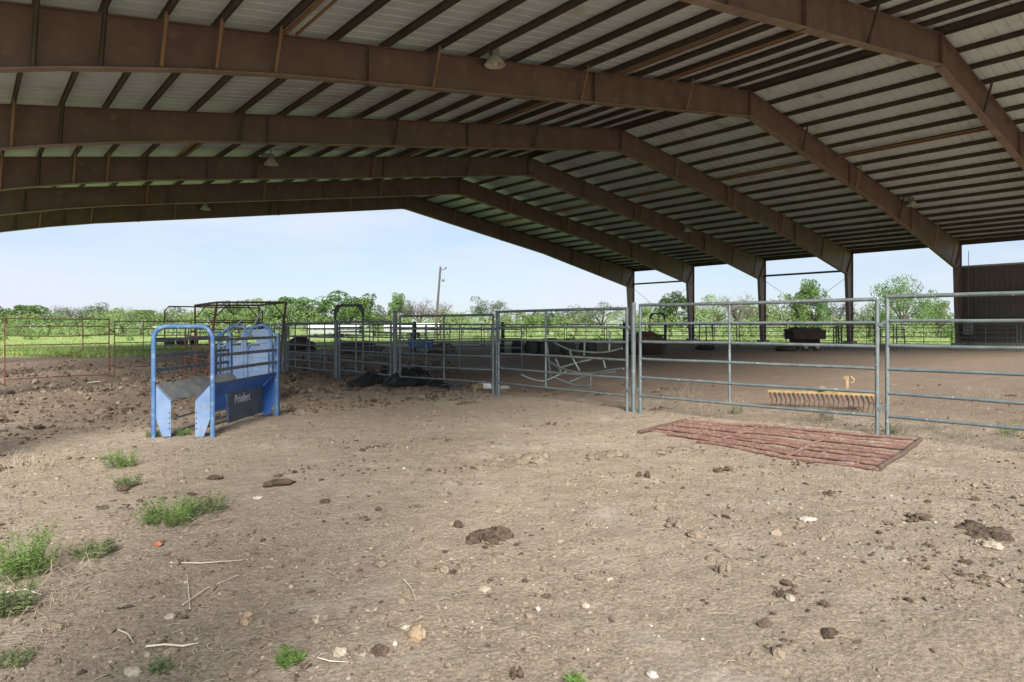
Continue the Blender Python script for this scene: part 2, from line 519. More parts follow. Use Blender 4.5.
def rafter_mesh(prof, side):
    m = MB()
    xo = -1.05 if side < 0 else 55.85
    poly = [(x, z) for x, z in prof] + [(XR, ztop(XR)), (xo, ztop(xo)), (xo, prof[0][1])]
    m.prism(poly, 0.014, 'y', 0)
    fw = 0.25
    q = [(xo, -fw / 2, ztop(xo) + 0.012), (XR, -fw / 2, ztop(XR) + 0.012), (XR, fw / 2, ztop(XR) + 0.012), (xo, fw / 2, ztop(xo) + 0.012)]
    m.slab(q, 0.02)
    return m
def zbot(x):
    pr = left_prof if x < XR else right_prof[::-1]
    return float(np.interp(x, [p[0] for p in pr], [p[1] for p in pr]))
rl_mesh = rr_mesh = cl_mesh = cr_mesh = None
random.seed(11)
for k in range(-1, 6):
    y = B0 + BAY * k
    for side in (-1, 1):
        prof = left_prof if side < 0 else right_prof
        r = rafter_mesh(prof, side).build('rafter', M['steel'], barn)
        r.location = (-27.4, y - 8.64, 0)
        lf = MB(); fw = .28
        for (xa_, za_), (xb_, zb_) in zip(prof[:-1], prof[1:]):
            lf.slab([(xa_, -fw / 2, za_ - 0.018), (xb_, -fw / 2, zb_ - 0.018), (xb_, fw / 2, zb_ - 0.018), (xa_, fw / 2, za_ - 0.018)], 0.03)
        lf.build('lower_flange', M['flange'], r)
        # bolted end plate at the ridge and at splices
        st = MB()
        xp = XR + side * 0.03
        st.box((xp, 0, (zbot(XR) + ztop(XR)) / 2 - 0.02), (0.03, 0.27, ztop(XR) - zbot(XR) + 0.1))
        for sp in (10.2, 19.0):
            st.build('splice_plate', M['steel'], r); st = MB()
            xq = XR + side * sp
            st.box((xq, 0, (zbot(xq) + ztop(xq)) / 2 - 0.02), (0.035, 0.27, ztop(xq) - zbot(xq) + 0.1))
        st.build('splice_plate', M['steel'], r)
        # flange braces from the purlins down to the lower flange
        picks = ([3, 7, 11, 14, 15, 16, 17, 18] if k % 2 else [4, 9, 13, 17, 18]) if side < 0 else [3, 7, 11, 15, 18]
        for i in picks:
            d = purlin_d[i]
            x = XR + side * d
            fb = MB()
            yy = -0.42
            a = Vector((x, yy, ztop(x) + 0.1)); b_ = Vector((x + side * 0.05, -0.11, zbot(x) + 0.02))
            fb.tube([a, b_], 0.05, 4)
            fb.build('flange_brace', M['bare_purlin'] if random.random() < 0.5 else M['purlin'], r)
        # column
        cm = MB()
        if side > 0:
            xi0, xi1, xo, zk = 55.28, 54.8, 55.85, 5.75
        else:
            xi0, xi1, xo, zk = -0.48, 0.0, -1.05, 6.35
        cm.prism([(xi0, 0.0), (xi1, zk), (xo, zk), (xo, 0.0)], 0.014, 'y', 0)
        cm.slab([(xi0, -0.13, 0), (xi0, 0.13, 0), (xi1, 0.13, zk), (xi1, -0.13, zk)], 0.022)
        cm.slab([(xo, -0.13, 0), (xo, 0.13, 0), (xo, 0.13, ztop(xo)), (xo, -0.13, ztop(xo))], 0.022)
        c = cm.build('column', M['colsteel'], barn)
        c.location = (-27.4, y - 8.64, 0)
        s2 = MB()      # knee stiffeners
        s2.slab([(xi1, -0.12, zk), (xi1, 0.12, zk), (xo, 0.12, ztop(xo) - 0.05), (xo, -0.12, ztop(xo) - 0.05)], 0.014)
        s2.box(((xi1 + xo) / 2, 0, zk - 0.02), (abs(xo - xi1), 0.24, 0.014))
        s2.build('knee_plate', M['colsteel'], c)
        bp_ = MB()
        bp_.box(((xi0 + xo) / 2, 0, 0.12), (0.95, 0.7, 0.34))
        bp_.build('footing', M['concrete'], c)
y0, y1 = B0 - BAY - 0.15, B0 + 5 * BAY + 0.15
for side in (-1, 1):
    for i, d in enumerate(purlin_d):
        x = XR + side * d
        z = ztop(x) + 0.025
        m = MB()
        m.box((x, (y0 + y1) / 2, z + 0.095), (0.010, y1 - y0, 0.19))
        m.box((x + 0.022, (y0 + y1) / 2, z + 0.006), (0.045, y1 - y0, 0.012))
        m.box((x - 0.022, (y0 + y1) / 2, z + 0.194), (0.045, y1 - y0, 0.012))
        place(m.build('purlin', M['purlin'], barn))
    # ribbed sheet
    m = MB()
    ys, zs = [], []
    yy = y0 - 0.15
    while yy < y1 + 0.15:
        for dy, dz in ((0, 0), (0.33, 0), (0.34, 0.06), (0.385, 0.06), (0.395, 0)):
            ys.append(yy + dy); zs.append(dz)
        yy += 0.41
    xa, xb = XR, XR + side * 28.75
    vsr = []
    for xx in (xa, xb):
        for a, b_ in zip(ys, zs):
            vsr.append((xx, a, ztop(xx) + 0.235 + b_))
    n = len(ys)
    m.add(vsr, [(i, i + 1, n + i + 1, n + i) for i in range(n - 1)])
    ob = place(m.build('roof_sheet', M['sheet'], barn))
    md = ob.modifiers.new('thickness', 'SOLIDIFY'); md.thickness = 0.004; md.offset = 1
    # eave strut, gutter edge
    xe = -1.0 if side < 0 else 55.8
    m = MB()
    m.box((xe, (y0 + y1) / 2, ztop(xe) - 0.02), (0.10, y1 - y0, 0.22))
    place(m.build('eave_strut', M['purlin'], barn))
for side in (-1, 1):
    for yy in (y0 - .02, y1 + .02):
        xe = XR + side * 28.7
        m = MB(); m.prism([(XR, ztop(XR) - .02), (xe, ztop(xe) - .02), (xe, ztop(xe) + .225), (XR, ztop(XR) + .225)], .01, 'y', yy)
        place(m.build('rake_trim', M['purlin'], barn))
# a few newer, paler purlin laps
for x, ya, yb in ((6.05, B0 + 0.4, B0 + BAY - 0.2), (XR - 9.15, B0 + 0.2, B0 + BAY), (XR - 6.3, B0, B0 + BAY), (XR + 9.0, B0 + BAY, B0 + 2 * BAY),
                  (XR + 8.9, B0 + 2 * BAY, B0 + 3 * BAY), (XR + 9.0, B0 + 3 * BAY, B0 + 4 * BAY), (XR + 9.0, B0 + 4 * BAY, B0 + 5 * BAY), (XR - 9.2, B0 + BAY, B0 + 2 * BAY),
                  (XR - 9.2, B0 + 2 * BAY, B0 + 3 * BAY), (XR - 20.3, B0 + 2 * BAY, B0 + 3 * BAY), (XR + 9.0, B0, B0 + BAY)):
    m = MB()
    m.box((x, (ya + yb) / 2, ztop(x) + 0.005), (0.09, yb - ya, 0.05))
    m.box((x + 0.3, (ya + yb) / 2, ztop(x + 0.3) + 0.02), (0.05, yb - ya, 0.05))
    place(m.build('strut_purlin', M['bare_purlin'], barn))
# wall bracing between the columns of the second and fourth bays
for k in (2, 4):
    ya, yb = B0 + k * BAY, B0 + (k + 1) * BAY
    m = MB(); m.box((55.78, (ya + yb) / 2, 6.05), (0.16, BAY - 0.02, 0.16))
    place(m.build('girt', M['purlin'], barn))
    for a, b_ in ((ya, yb), (yb, ya)):
        m = MB(); m.tube([(55.6, a, 5.7), (55.6, b_, 0.4)], 0.016, 6)
        place(m.build('brace_rod', M['purlin'], barn))
# low side wall of dark siding beyond the near right column
m = MB()
ys, xs_ = [], []
yy = B0 - BAY + 0.05
while yy < B0 + BAY - 0.2:
    for dy, dx in ((0, 0), (0.2, 0), (0.22, -0.035), (0.27, -0.035), (0.29, 0)):
        ys.append(yy + dy); xs_.append(55.98 + dx)
    yy += 0.305
n = len(ys)
vsr = [(x, y, 0.35) for x, y in zip(xs_, ys)] + [(x, y, 5.78) for x, y in zip(xs_, ys)]
m.add(vsr, [(i, i + 1, n + i + 1, n + i) for i in range(n - 1)])
w = place(m.build('siding_wall', M['siding'], barn))
md = w.modifiers.new('thickness', 'SOLIDIFY'); md.thickness = 0.006
m = MB(); m.box((55.98, (ys[0] + ys[-1]) / 2, 5.84), (0.14, ys[-1] - ys[0], 0.12))
m.build('trim', M['trim'], w)
m = MB(); m.box((56.0, (ys[0] + ys[-1]) / 2, 0.16), (0.3, ys[-1] - ys[0], 0.38))
m.build('curb', M['concrete'], w)
m = MB()
for zz in (2.1, 4.0):
    m.box((55.86, (ys[0] + ys[-1]) / 2, zz), (0.12, ys[-1] - ys[0], 0.05))
m.build('girt', M['purlin'], w)
bx_ = MB(); bx_.box((55.6, 15.65, 1.3), (0.28, 0.62, 0.85))
bo = place(bx_.build('electrical_box', M['grey'], barn))
m = MB(); m.tube([(55.62, 15.65, 1.7), (55.62, 15.65, 6.9)], 0.02, 6)
m.build('conduit', M['grey'], bo)

# ---------------------------------------------------------------- hanging lamps
def lamp(x, y, z, label, s=1.0):
    t_ = empty('hanging_lamp', (x, y, z))
    tag(t_, label, 'lamp', 'bell lamps hung from the roof frames')
    m = MB()
    m.lathe([(0.09, 0.30), (0.13, 0.27), (0.24, 0.14), (0.31, 0.03), (0.33, 0.0), (0.30, 0.0), (0.22, 0.12), (0.02, 0.2)], n=20)
    m.build('lamp_shade', M['lampglass'], t_)
    m = MB(); m.lathe([(0.0, 0.0), (0.05, -0.01), (0.07, 0.05), (0.04, 0.15)], n=10)
    m.build('bulb', M['white'], t_)
    m = MB(); m.box((-0.02, 0, 0.40), (0.26, 0.2, 0.2)); m.tube([(-0.02, 0, 0.30), (-0.02, 0, 0.27)], 0.08, 8)
    m.box((-0.32, 0.02, 0.45), (0.22, 0.12, 0.14)); m.tube([(-0.3, 0.02, 0.45), (0, 0.02, 0.45)], 0.02, 6)
    m.build('ballast', M['grey'], t_)
    m = MB(); m.tube([(0, 0, 0.5), (0, 0.02, 0.72)], 0.02, 6)
    m.build('hanger', M['grey'], t_)
    t_.scale = (s, s, s)
lamp(12.45, 15.85, 9.45, 'pale bell lamp hung from the nearest full roof frame, largest of the lamps', 1.0)
lamp(11.05, 31.0, 9.05, 'small pale bell lamp hung on the third roof frame, left of the ridge')
lamp(12.2, 46.3, 9.15, 'tiny pale lamp dangling below the farthest roof frame at the left')
lamp(45.2, 15.7, 8.95, 'small white lamp under the dark right slope beside the nearest right rafter')
lamp(43.3, 30.9, 8.85, 'tiny white lamp under the right slope far behind, above the middle columns')

# ---------------------------------------------------------------- pipe panels
def panel(name, p0, p1, zr, ups, material, label, cat, group=None, r=0.024, foot=True, zup=None, sag=None, lean=0.0, umat=None):
    x0_, y0_ = p0; x1_, y1_ = p1
    L_ = math.hypot(x1_ - x0_, y1_ - y0_)
    t_ = empty(name, (x0_, y0_, min(hz(x0_, y0_), hz(x1_, y1_)) - 0.02), math.atan2(y1_ - y0_, x1_ - x0_))
    tag(t_, label, cat, group)
    H = max(zr)
    rnd = random.Random(hash((round(x0_ * 10), round(y0_ * 10))) & 0xffff)
    for z in zr:
        m = MB()
        n = 9
        s = (sag or 0.012) * rnd.uniform(-1, 1)
        m.tube([(0.03 + (L_ - 0.06) * i / (n - 1), rnd.uniform(-.004, .004), z + s * math.sin(math.pi * i / (n - 1)) + rnd.uniform(-.003, .003)) for i in range(n)],
               r * (1.12 if z == H else 0.96), 8)
        m.build('rail', material, t_)
    for u in ups:
        end = u in (0, 1)
        x = 0.03 if u == 0 else (L_ - 0.03 if u == 1 else u * L_)
        m = MB()
        zb = 0.0 if (end and foot) else min(zr)
        m.tube([(x, 0.0, zb), (x, 0.0, H + (0.02 if end else 0))], r * (1.15 if end else 0.85), 8)
        if end and foot:
            m.box((x, 0, 0.015), (0.10, 0.16, 0.02))
        m.build('upright', umat or material, t_)
        if end:
            m = MB()
            sgn = -1 if u == 0 else 1
            for zz in (H * 0.22, H * 0.82):
                m = MB(); m.box((x + sgn * 0.035, 0, zz), (0.05, 0.05, 0.05))
                m.build('hinge_lug', umat or material, t_)
    t_.rotation_euler.x = lean
    return t_

Z6 = [.32, .64, .96, 1.26, 1.58, 1.9]
Z6b = [.27, .56, .86, 1.15, 1.46, 1.78]
G1 = 'galvanised pipe panels of the near fence'
panel('pipe_fence', (9.10, 7.50), (9.505, 3.70), Z6, (0, .44, 1), M['galv'], 'grey pipe panel standing behind the flat red gate, a yellow rake seen through it', 'fence panel', G1)
panel('pipe_fence', (9.545, 3.65), (9.60, -0.2), [.32, .63, .95, 1.27, 1.60, 1.92], (0, .5, 1), M['galv'], 'grey pipe panel running out of the picture at the right edge', 'fence panel', G1)
panel('pipe_fence', (9.08, 11.45), (9.08, 7.72), [.30, .62, .94, 1.26, 1.52, 1.86], (0, .42, 1), M['galv'], 'grey pipe panel with crumpled pale pipes lying behind it', 'fence panel', G1)
panel('pipe_fence', (8.36, 14.5), (9.06, 11.55), Z6b, (0, .5, 1), M['galv'], 'grey pipe panel with a white roofed trailer seen through it', 'fence panel', G1)
panel('pipe_fence', (8.30, 17.8), (8.30, 14.78), [.30, .58, .86, 1.12, 1.38, 1.66], (0, .35, 1), M['galv'], 'grey pipe panel behind the left half of the black tarp heap', 'fence panel', G1)
panel('pipe_fence', (8.05, 21.2), (8.28, 18.0), [.22, .46, .70, .94, 1.2, 1.62], (0, .2, .5, .8, 1), M['galv'], 'grey seven barred pen panel just right of the blue chute', 'fence panel', G1)
# sturdy posts at the seams
def post(x, y, h, r, material, label, group):
    m = MB(); m.tube([(0, 0, -0.1), (0, 0, h)], r, 10); m.lathe([(r * 1.12, h - .03), (r * 1.12, h), (0.001, h + 0.015)], n=10)
    o = m.build('fence_post', material); o.location = (x, y, hz(x, y))
    tag(o, label, 'post', group)
post(8.32, 14.63, 1.86, 0.055, M['galv'], 'thick grey post rising beside the black tarp heap', 'thick seam posts of the near fence')
post(9.10, 11.50, 1.86, 0.035, M['galv'], 'thin grey post standing in front of the white rubble', 'thick seam posts of the near fence')
post(9.09, 7.61, 1.92, 0.04, M['galv'], 'grey post left of the flat red gate', 'thick seam posts of the near fence')
post(8.27, 17.9, 1.7, 0.05, M['galv'], 'grey post at the left foot of the arched pen gate', 'thick seam posts of the near fence')
post(8.02, 21.35, 1.66, 0.07, M['galv'], 'grey post just behind the right end of the blue chute', 'thick seam posts of the near fence')
# chain between the two uprights by the red gate
m = MB()
for i in range(9):
    p = Vector((9.55 + 0.02 * math.sin(i), 3.80 - 0.015 * i * 0.5, 1.62 - 0.09 * i))
    m.tube([p, p + Vector((0.012, 0.01, -0.075))], 0.012, 5)
tag(m.build('gate_chain', M['darkbrown']), 'dark chain dangling between the paired grey uprights at the right', 'chain')

# inner pens
GP = 'inner pen panels behind the near fence'
pens = [((9.3, 25.8), (13.2, 25.3), 'grey pen panel far behind, right of the tall rusty frame'),
        ((13.3, 25.3), (17.0, 24.9), 'grey pen panel behind the tarp heap, left of the white roofed trailer'),
        ((8.3, 21.6), (8.7, 25.2), 'narrow looking grey pen panel seen nearly end on beside the rusty frame'),
        ((10.4, 17.2), (10.6, 20.9), 'second row grey pen panel behind the seven barred one'),
        ((10.7, 17.0), (14.2, 16.6), 'grey pen panel crossing behind the thick post by the tarp')]
for a, b_, lb in pens:
    panel('pen_fence', a, b_, [.25, .55, .85, 1.15, 1.45, 1.6], (0, .33, .66, 1), M['galv'], lb, 'fence panel', GP, r=0.02)

# arched gates
def arch_gate(p0, p1, h, label, material, top, rail=True):
    L_ = math.hypot(p1[0] - p0[0], p1[1] - p0[1])
    t_ = empty('arched_gate', (p0[0], p0[1], hz(*p0)), math.atan2(p1[1] - p0[1], p1[0] - p0[0]))
    tag(t_, label, 'gate', 'arched walk through gates')
    for x in (0, L_):
        m = MB(); m.tube([(x, 0, 0), (x, 0, h - 0.45)], 0.03, 8); m.build('leg', material, t_)
    m = MB(); m.tube([(0, 0, h - .45), (0, 0, h - .12), (0.1, 0, h), (L_ - .1, 0, h), (L_, 0, h - .12), (L_, 0, h - .45)], 0.033, 8)
    m.prism([(0, h - .45), (0, h - .1), (0.1, h), (0.34, h), (0.2, h - .08), (0.08, h - .2)], 0.02)
    m.prism([(L_, h - .45), (L_, h - .1), (L_ - 0.1, h), (L_ - 0.34, h), (L_ - 0.2, h - .08), (L_ - 0.08, h - .2)], 0.02)
    m.build('arch', top, t_)
    if rail:
        for z in (.3, .6, .9, 1.2, 1.5):
            m = MB(); m.tube([(0.03, .03, z), (L_ - .03, .03, z)], 0.018, 6); m.build('rail', material, t_)
arch_gate(far(335, 19.9), far(363, 19.3), 2.15, 'grey legged gate with dark arched top, right of the pen panels', M['galv'], M['darkpipe'])
arch_gate(far(650, 37.5), far(665, 37.5), 2.25, 'dark arched gate frame standing beside the hay feeder', M['darkpipe'], M['darkpipe'], False)

# ---------------------------------------------------------------- rusty panels at the left
GR = 'rusty pipe panels at the left'
t_ = panel('rusty_fence', (0.78, 21.64), (3.26, 22.2), [.12, 1.02, 1.27, 1.50, 1.72], (0, 1), M['rust'], 'rusty pipe panel with missing lower bars at the far left edge', 'fence panel', GR, r=0.015, sag=.03)
m = MB(); m.tube([(1.83, 0, 1.71), (1.84, 0, 0.86), (1.76, 0, .80), (1.55, 0, .76)], 0.014, 6); m.build('bent_bar', M['rust'], t_)
panel('rusty_fence', (3.34, 22.2), (5.6, 22.8), [.32, .80, 1.03, 1.24, 1.45, 1.66], (0, .36, 1), M['rustdark'], 'rusty pipe panel between the far left panel and the blue chute', 'fence panel', GR, r=0.013, sag=.02)
panel('rusty_fence', (5.68, 22.8), (7.9, 23.0), [.3, .7, .98, 1.24, 1.48, 1.7], (0, .5, 1), M['rust'], 'rusty pipe panel behind the blue doors of the head gate', 'fence panel', GR, r=0.018)
panel('rusty_fence', (4.95, 18.4), (5.05, 21.3), [.3, .6, .9, 1.2, 1.5], (0, .5, 1), M['rust'], 'short red brown panel at the foot of the tall rusty frame', 'fence panel', GR, r=0.02)
# faint portal frame beyond
m = MB(); m.tube([(0, 0, 0), (0, 0, 2.0), (.12, 0, 2.15), (2.9, 0, 2.12), (3.0, 0, 2.0), (3.0, 0, 0)], 0.022, 7)
for z in (.5, .9, 1.3, 1.7): m.tube([(0, 0, z), (3.0, 0, z)], 0.014, 5)
o = m.build('portal_gate', M['rustdark']); o.location = (5.05, 23.9, 0); o.rotation_euler = (0, 0, R(-22))
tag(o, 'thin brown gate with rounded corners rising above the chute arch', 'gate')

# tall rusty alley frame
t_ = empty('overhead_frame', (4.86, 18.65, 0))
tag(t_, 'tall leaning rusty pipe frame rising behind the blue head gate', 'pipe frame')
tf_pts = {'nl': far(205, 17.6), 'nr': far(277, 17.6), 'fl': far(195, 19.6), 'fr': far(259, 19.6)}
tf_top = {'nl': far(217, 17.2), 'nr': far(286, 17.2), 'fl': far(195, 19.6), 'fr': far(259, 19.6)}
HT = 2.12
def L3(p, z): return Vector((p[0] - 4.86, p[1] - 18.65, z))
for k, rr, mt in (('nl', .032, 'rust'), ('nr', .032, 'rustdark'), ('fl', .026, 'rustdark'), ('fr', .026, 'rustdark')):
    m = MB(); m.tube([L3(tf_pts[k], 0), L3(tf_top[k], HT)], rr, 8); m.build('leg', M[mt], t_)
for a, b_ in (('nl', 'nr'), ('fl', 'fr'), ('nl', 'fl'), ('nr', 'fr')):
    m = MB(); m.tube([L3(tf_top[a], HT), L3(tf_top[b_], HT)], 0.028, 8); m.build('top_bar', M['rustdark'], t_)
for a, b_ in (('nl', 'nr'), ('nr', 'nl'), ('fl', 'fr'), ('fr', 'fl')):
    A, Bv = L3(tf_top[a], HT), L3(tf_top[b_], HT)
    P = L3(tf_pts[a], 0)
    m = MB(); m.tube([A + (Bv - A).normalized() * .35, A + (P - A).normalized() * .4], 0.016, 6); m.build('corner_brace', M['rustdark'], t_)

# ---------------------------------------------------------------- blue calf chute
ch = empty('calf_chute', (1.95, 9.86, hz(2.3, 9.7) - 0.01), math.atan2(-0.66, 0.75))
tag(ch, 'blue calf roping chute with arched ends, dark side bars and a worn grey sloping side', 'livestock chute')
W, LN, H = 0.80, 2.22, 1.49
def hoopY(y, h=H, sk=0.0):
    return [Vector((p.x, y, p.z)) for p in hoop(W, h, 0.17, 7)]
m = MB(); m.tube(hoopY(0), 0.031, 12); m.build('front_arch', M['blue'], ch)
for xx in (0.0, W):
    m = MB(); m.box((xx, LN, .69), (.075, .075, 1.38)); m.build('rear_post', M['blue'], ch)
for x in (0.0, W):
    for z in (0.90, 1.10, 1.31):
        m = MB(); m.box((x, LN / 2, z), (0.03, LN - 0.06, 0.045)); m.build('side_bar', M['darkbar'], ch)
# end plates
def endplate(y, sx, mt):
    m = MB()
    o_, i_ = (0.035, 0.235) if sx < 0 else (W - 0.035, W - 0.235)
    dn = 0.12 if sx < 0 else W - 0.12
    m.prism([(o_, 0.70), (i_, 0.49), (i_, 0.02), (dn, 0.02), (o_, 0.26)], 0.008, 'y', y)
    e_ = 0.02 if sx < 0 else -0.02
    m.prism([(o_, 0.70), (i_, 0.49), (i_ - e_ * .2, 0.465), (o_, 0.675)], 0.05, 'y', y + .02)
    o = m.build('end_plate', mt, ch)
    b2 = MB()
    for z in (.13, .2, .27, .34):
        b2.box((i_ + (-.018 if sx < 0 else .018), y - .007, z), (.014, .01, .014))
    b2.build('bolts', M['darkbrown'], o)
endplate(0.0, -1, M['palblue']); endplate(0.0, 1, M['palblue'])
endplate(LN, -1, M['blue']); endplate(LN, 1, M['deepblue'])
# sloping inner sides
m = MB(); m.slab([(0.03, 0.02, .72), (0.03, LN, .72), (0.24, LN, .50), (0.24, 0.02, .50)], 0.008); m.build('sloping_side', M['worn'], ch)
m = MB(); m.slab([(W - 0.03, 0.02, .72), (W - 0.03, LN, .72), (W - 0.24, LN, .50), (W - 0.24, 0.02, .50)], 0.008); m.build('sloping_side', M['deepblue'], ch)
m = MB(); m.slab([(W + 0.012, .03, .73), (W + .012, LN, .73), (W - .02, LN, .715), (W - .02, .03, .715)], 0.01); m.build('edge_bar', M['darkbar'], ch)
# lower side: bars in front, sheet behind with the maker's lettering
xs2 = W - 0.235
for z in (.10, .30):
    m = MB(); m.tube([(xs2, .02, z), (xs2, .9, z)], .013, 6); m.build('lower_bar', M['darkbar'] if z < .2 else M['palblue'], ch)
m = MB(); m.box((xs2 + .01, 0.92, .29), (.02, .035, .44)); m.build('lower_upright', M['palblue'], ch)
m = MB(); m.slab([(xs2, .96, .06), (xs2, LN, .06), (xs2, LN, .52), (xs2, .96, .52)], .006); m.build('side_sheet', M['darksheet'], ch)
m = MB(); m.slab([(xs2 - .01, .05, .27), (xs2 - .01, .90, .27), (xs2 - .01, .90, .50), (xs2 - .01, .05, .50)], .006); m.build('side_sheet', M['deepblue'], ch)
for z in (.08, .26):
    m = MB(); m.tube([(0.235, .02, z), (0.235, LN, z)], .014, 6); m.build('lower_bar', M['darkbar'], ch)
fc = bpy.data.curves.new('lettering', 'FONT'); fc.body = "Priefert"; fc.size = 0.18; fc.extrude = 0.002; fc.offset = 0.004
fo = bpy.data.objects.new('lettering_source', fc); col.objects.link(fo)
bpy.context.view_layer.update()
me = bpy.data.meshes.new_from_object(fo.evaluated_get(bpy.context.evaluated_depsgraph_get()))
bpy.data.objects.remove(fo)
lt = bpy.data.objects.new('lettering', me); col.objects.link(lt); me.materials.clear(); me.materials.append(M['letter'])
lt.parent = ch; lt.location = (xs2 + .010, 1.14, .33); lt.rotation_euler = (R(90), 0, R(90))

# blue head gate behind
hx, hy_ = far(219, 12.9)
hx2, hy2 = far(271, 12.9)
hg = empty('head_gate', (hx, hy_, 0), math.atan2(hy2 - hy_, hx2 - hx))
tag(hg, 'pale blue livestock head gate with two tall doors and raised levers, behind the calf chute', 'head gate')
wd = math.hypot(hx2 - hx, hy2 - hy_)
m = MB()
for x in (0.0, wd): m.tube([(x, 0, 0), (x, 0, 1.42)], .035, 8)
m.tube([(0, 0, .05), (wd, 0, .05)], .03, 8)
m.build('frame', M['blue'], hg)
for x0_, x1_ in ((.07, .44), (wd - .47, wd - .06)):
    m = MB(); m.box(((x0_ + x1_) / 2, 0.03, .62), (x1_ - x0_, .02, 1.0))
    m.tube([(x0_ + .0, 0, .1), (x0_, 0, 1.05), (x0_ + .06, 0, 1.15), (x1_, 0, 1.18)], .018, 6)
    for z in (.35, .62, .9): m.box(((x0_ + x1_) / 2, 0.017, z), (x1_ - x0_, .012, .025))
    m.build('door', M['palblue'], hg)
for x in (.47, wd - .50):
    m = MB(); m.box((x, 0, .72), (.06, .05, 1.35)); m.build('neck_bar', M['palblue'], hg)
m = MB(); m.tube([(0, 0, 1.25), (.12, 0, 1.42), (.3, 0, 1.5), (.5, 0, 1.48), (.55, 0, 1.3)], .035, 8)
m.tube([(.56, 0, 1.3), (.62, 0, 1.46), (.85, 0, 1.53), (1.02, 0, 1.42), (wd, 0, 1.2)], .035, 8)
m.build('shoulder_hoops', M['blue'], hg)
for px_, a in ((0.0, (.0, 0, 1.15, .44, .02, 1.62)), (1, (.05, -.02, 1.1, .62, .0, 1.33)), (2, (.60, 0, 1.35, .84, 0, 1.82))):
    m = MB(); m.tube([a[:3], a[3:]], .024, 8); m.build('lever', M['galv2'] if px_ != 1 else M['palblue'], hg)
m = MB(); m.prism([(wd - .42, 1.42), (wd - .02, 1.46), (wd - .02, .98), (wd - .14, 1.02)], .015)
m.build('gusset', M['palblue'], hg)

# ---------------------------------------------------------------- crumpled pipes behind the near fence
cp = empty('crumpled_panel', (11.0, 9.5, 0))
tag(cp, 'crumpled pale pipe panel lying twisted behind the near fence', 'bent panel')
def trace(pts, Z0, dz=0.0, o=(540, 310), s=6.82):
    q = []
    n = len(pts)
    P = []
    for i in range(n - 1):          # resample smoothly
        for k in range(4):
            t_ = k / 4
            p0 = pts[max(i - 1, 0)]; p1 = pts[i]; p2 = pts[i + 1]; p3 = pts[min(i + 2, n - 1)]
            P.append(tuple(0.5 * (2 * p1[j] + (p2[j] - p0[j]) * t_ + (2 * p0[j] - 5 * p1[j] + 4 * p2[j] - p3[j]) * t_ ** 2 + (3 * p1[j] - p0[j] - 3 * p2[j] + p3[j]) * t_ ** 3) for j in range(2)))
    P.append(pts[-1])
    for i, (a, b_) in enumerate(P):
        px, py = o[0] + a / s, o[1] + b_ / s
        Z_ = Z0 + dz * i / len(P)
        x, y = far(px, Z_)
        q.append(Vector((x - 11.0, y - 9.5, max(0.02, EYE - (py - 326.2) / FPX * Z_))))
    return q
for pts, Z_, dz in (([(100, 225), (200, 270), (300, 285), (430, 290), (560, 262)], 15.5, -1.2),
                    ([(55, 345), (120, 385), (200, 415), (300, 432), (400, 428), (480, 410), (570, 400)], 15.0, -1.5),
                    ([(100, 460), (200, 500), (270, 518), (350, 515)], 14.2, -.5),
                    ([(120, 400), (250, 360), (350, 338)], 15.2, .6),
                    ([(200, 490), (320, 445)], 14.3, .3),
                    ([(345, 450), (345, 515)], 14.0, 0),
                    ([(205, 275), (215, 315), (270, 415)], 15.1, -.3),
                    ([(430, 335), (445, 395)], 14.4, 0),
                    ([(305, 190), (300, 310)], 15.6, 0),
                    ([(480, 150), (470, 275)], 15.0, 0),
                    ([(45, 225), (60, 350), (75, 480)], 14.8, .2),
                    ([(-130, 440), (-60, 470), (20, 485), (90, 460), (180, 420)], 14.6, .2),
                    ([(105, 330), (140, 420), (120, 450)], 14.9, 0)):
    m = MB(); m.tube(trace(pts, Z_, dz), 0.024, 7); m.build('bent_pipe', M['galv2'], cp)
m = MB(); m.slab([trace([(380, 425), (520, 400)], 14.3)[0], trace([(380, 425), (520, 400)], 14.3)[-1], trace([(390, 440), (520, 422)], 14.1)[-1], trace([(390, 440), (520, 422)], 14.1)[0]], .01)
m.build('bent_sheet', M['galv2'], cp)

# ---------------------------------------------------------------- red gate lying flat
A = Vector((7.30, 6.02, 0)); Bq = Vector((8.72, 6.22, 0)); Cq = Vector((9.50, 3.20, 0)); Dq = Vector((7.42, 2.90, 0))
rg = empty('flat_gate', (A.x, A.y, 0))
tag(rg, 'rusty red pipe gate lying flat on the dirt in front of the near fence', 'gate')
def gz(p, dz=.035): return Vector((p.x - A.x, p.y - A.y, hz(p.x, p.y) + dz))
NB = 10
for i in range(NB):
    t0 = i / (NB - 1)
    p, q = A.lerp(Bq, t0), Dq.lerp(Cq, t0)
    if i == 0: p = p.lerp(q, .30)
    if i == 1: p = p.lerp(q, .12)
    m = MB()
    lift = 0.016 + 0.008 * math.sin(i * 2.3)
    m.tube([gz(p.lerp(q, k / 12), lift) for k in range(13)], 0.022, 8)
    m.build('bar', M['redpipe'], rg)
for p, q in ((A, Bq), (Dq, Cq)):
    m = MB(); m.tube([gz(p.lerp(q, k / 6), .03) for k in range(7)], 0.028, 8); m.build('end_bar', M['rustdark'], rg)
for f_ in (.36, .68):
    p, q = A.lerp(Dq, f_), Bq.lerp(Cq, f_)
    m = MB(); m.tube([gz(p.lerp(q, k / 6), .03) for k in range(7)], 0.02, 6); m.build('cross_bar', M['redpipe'], rg)

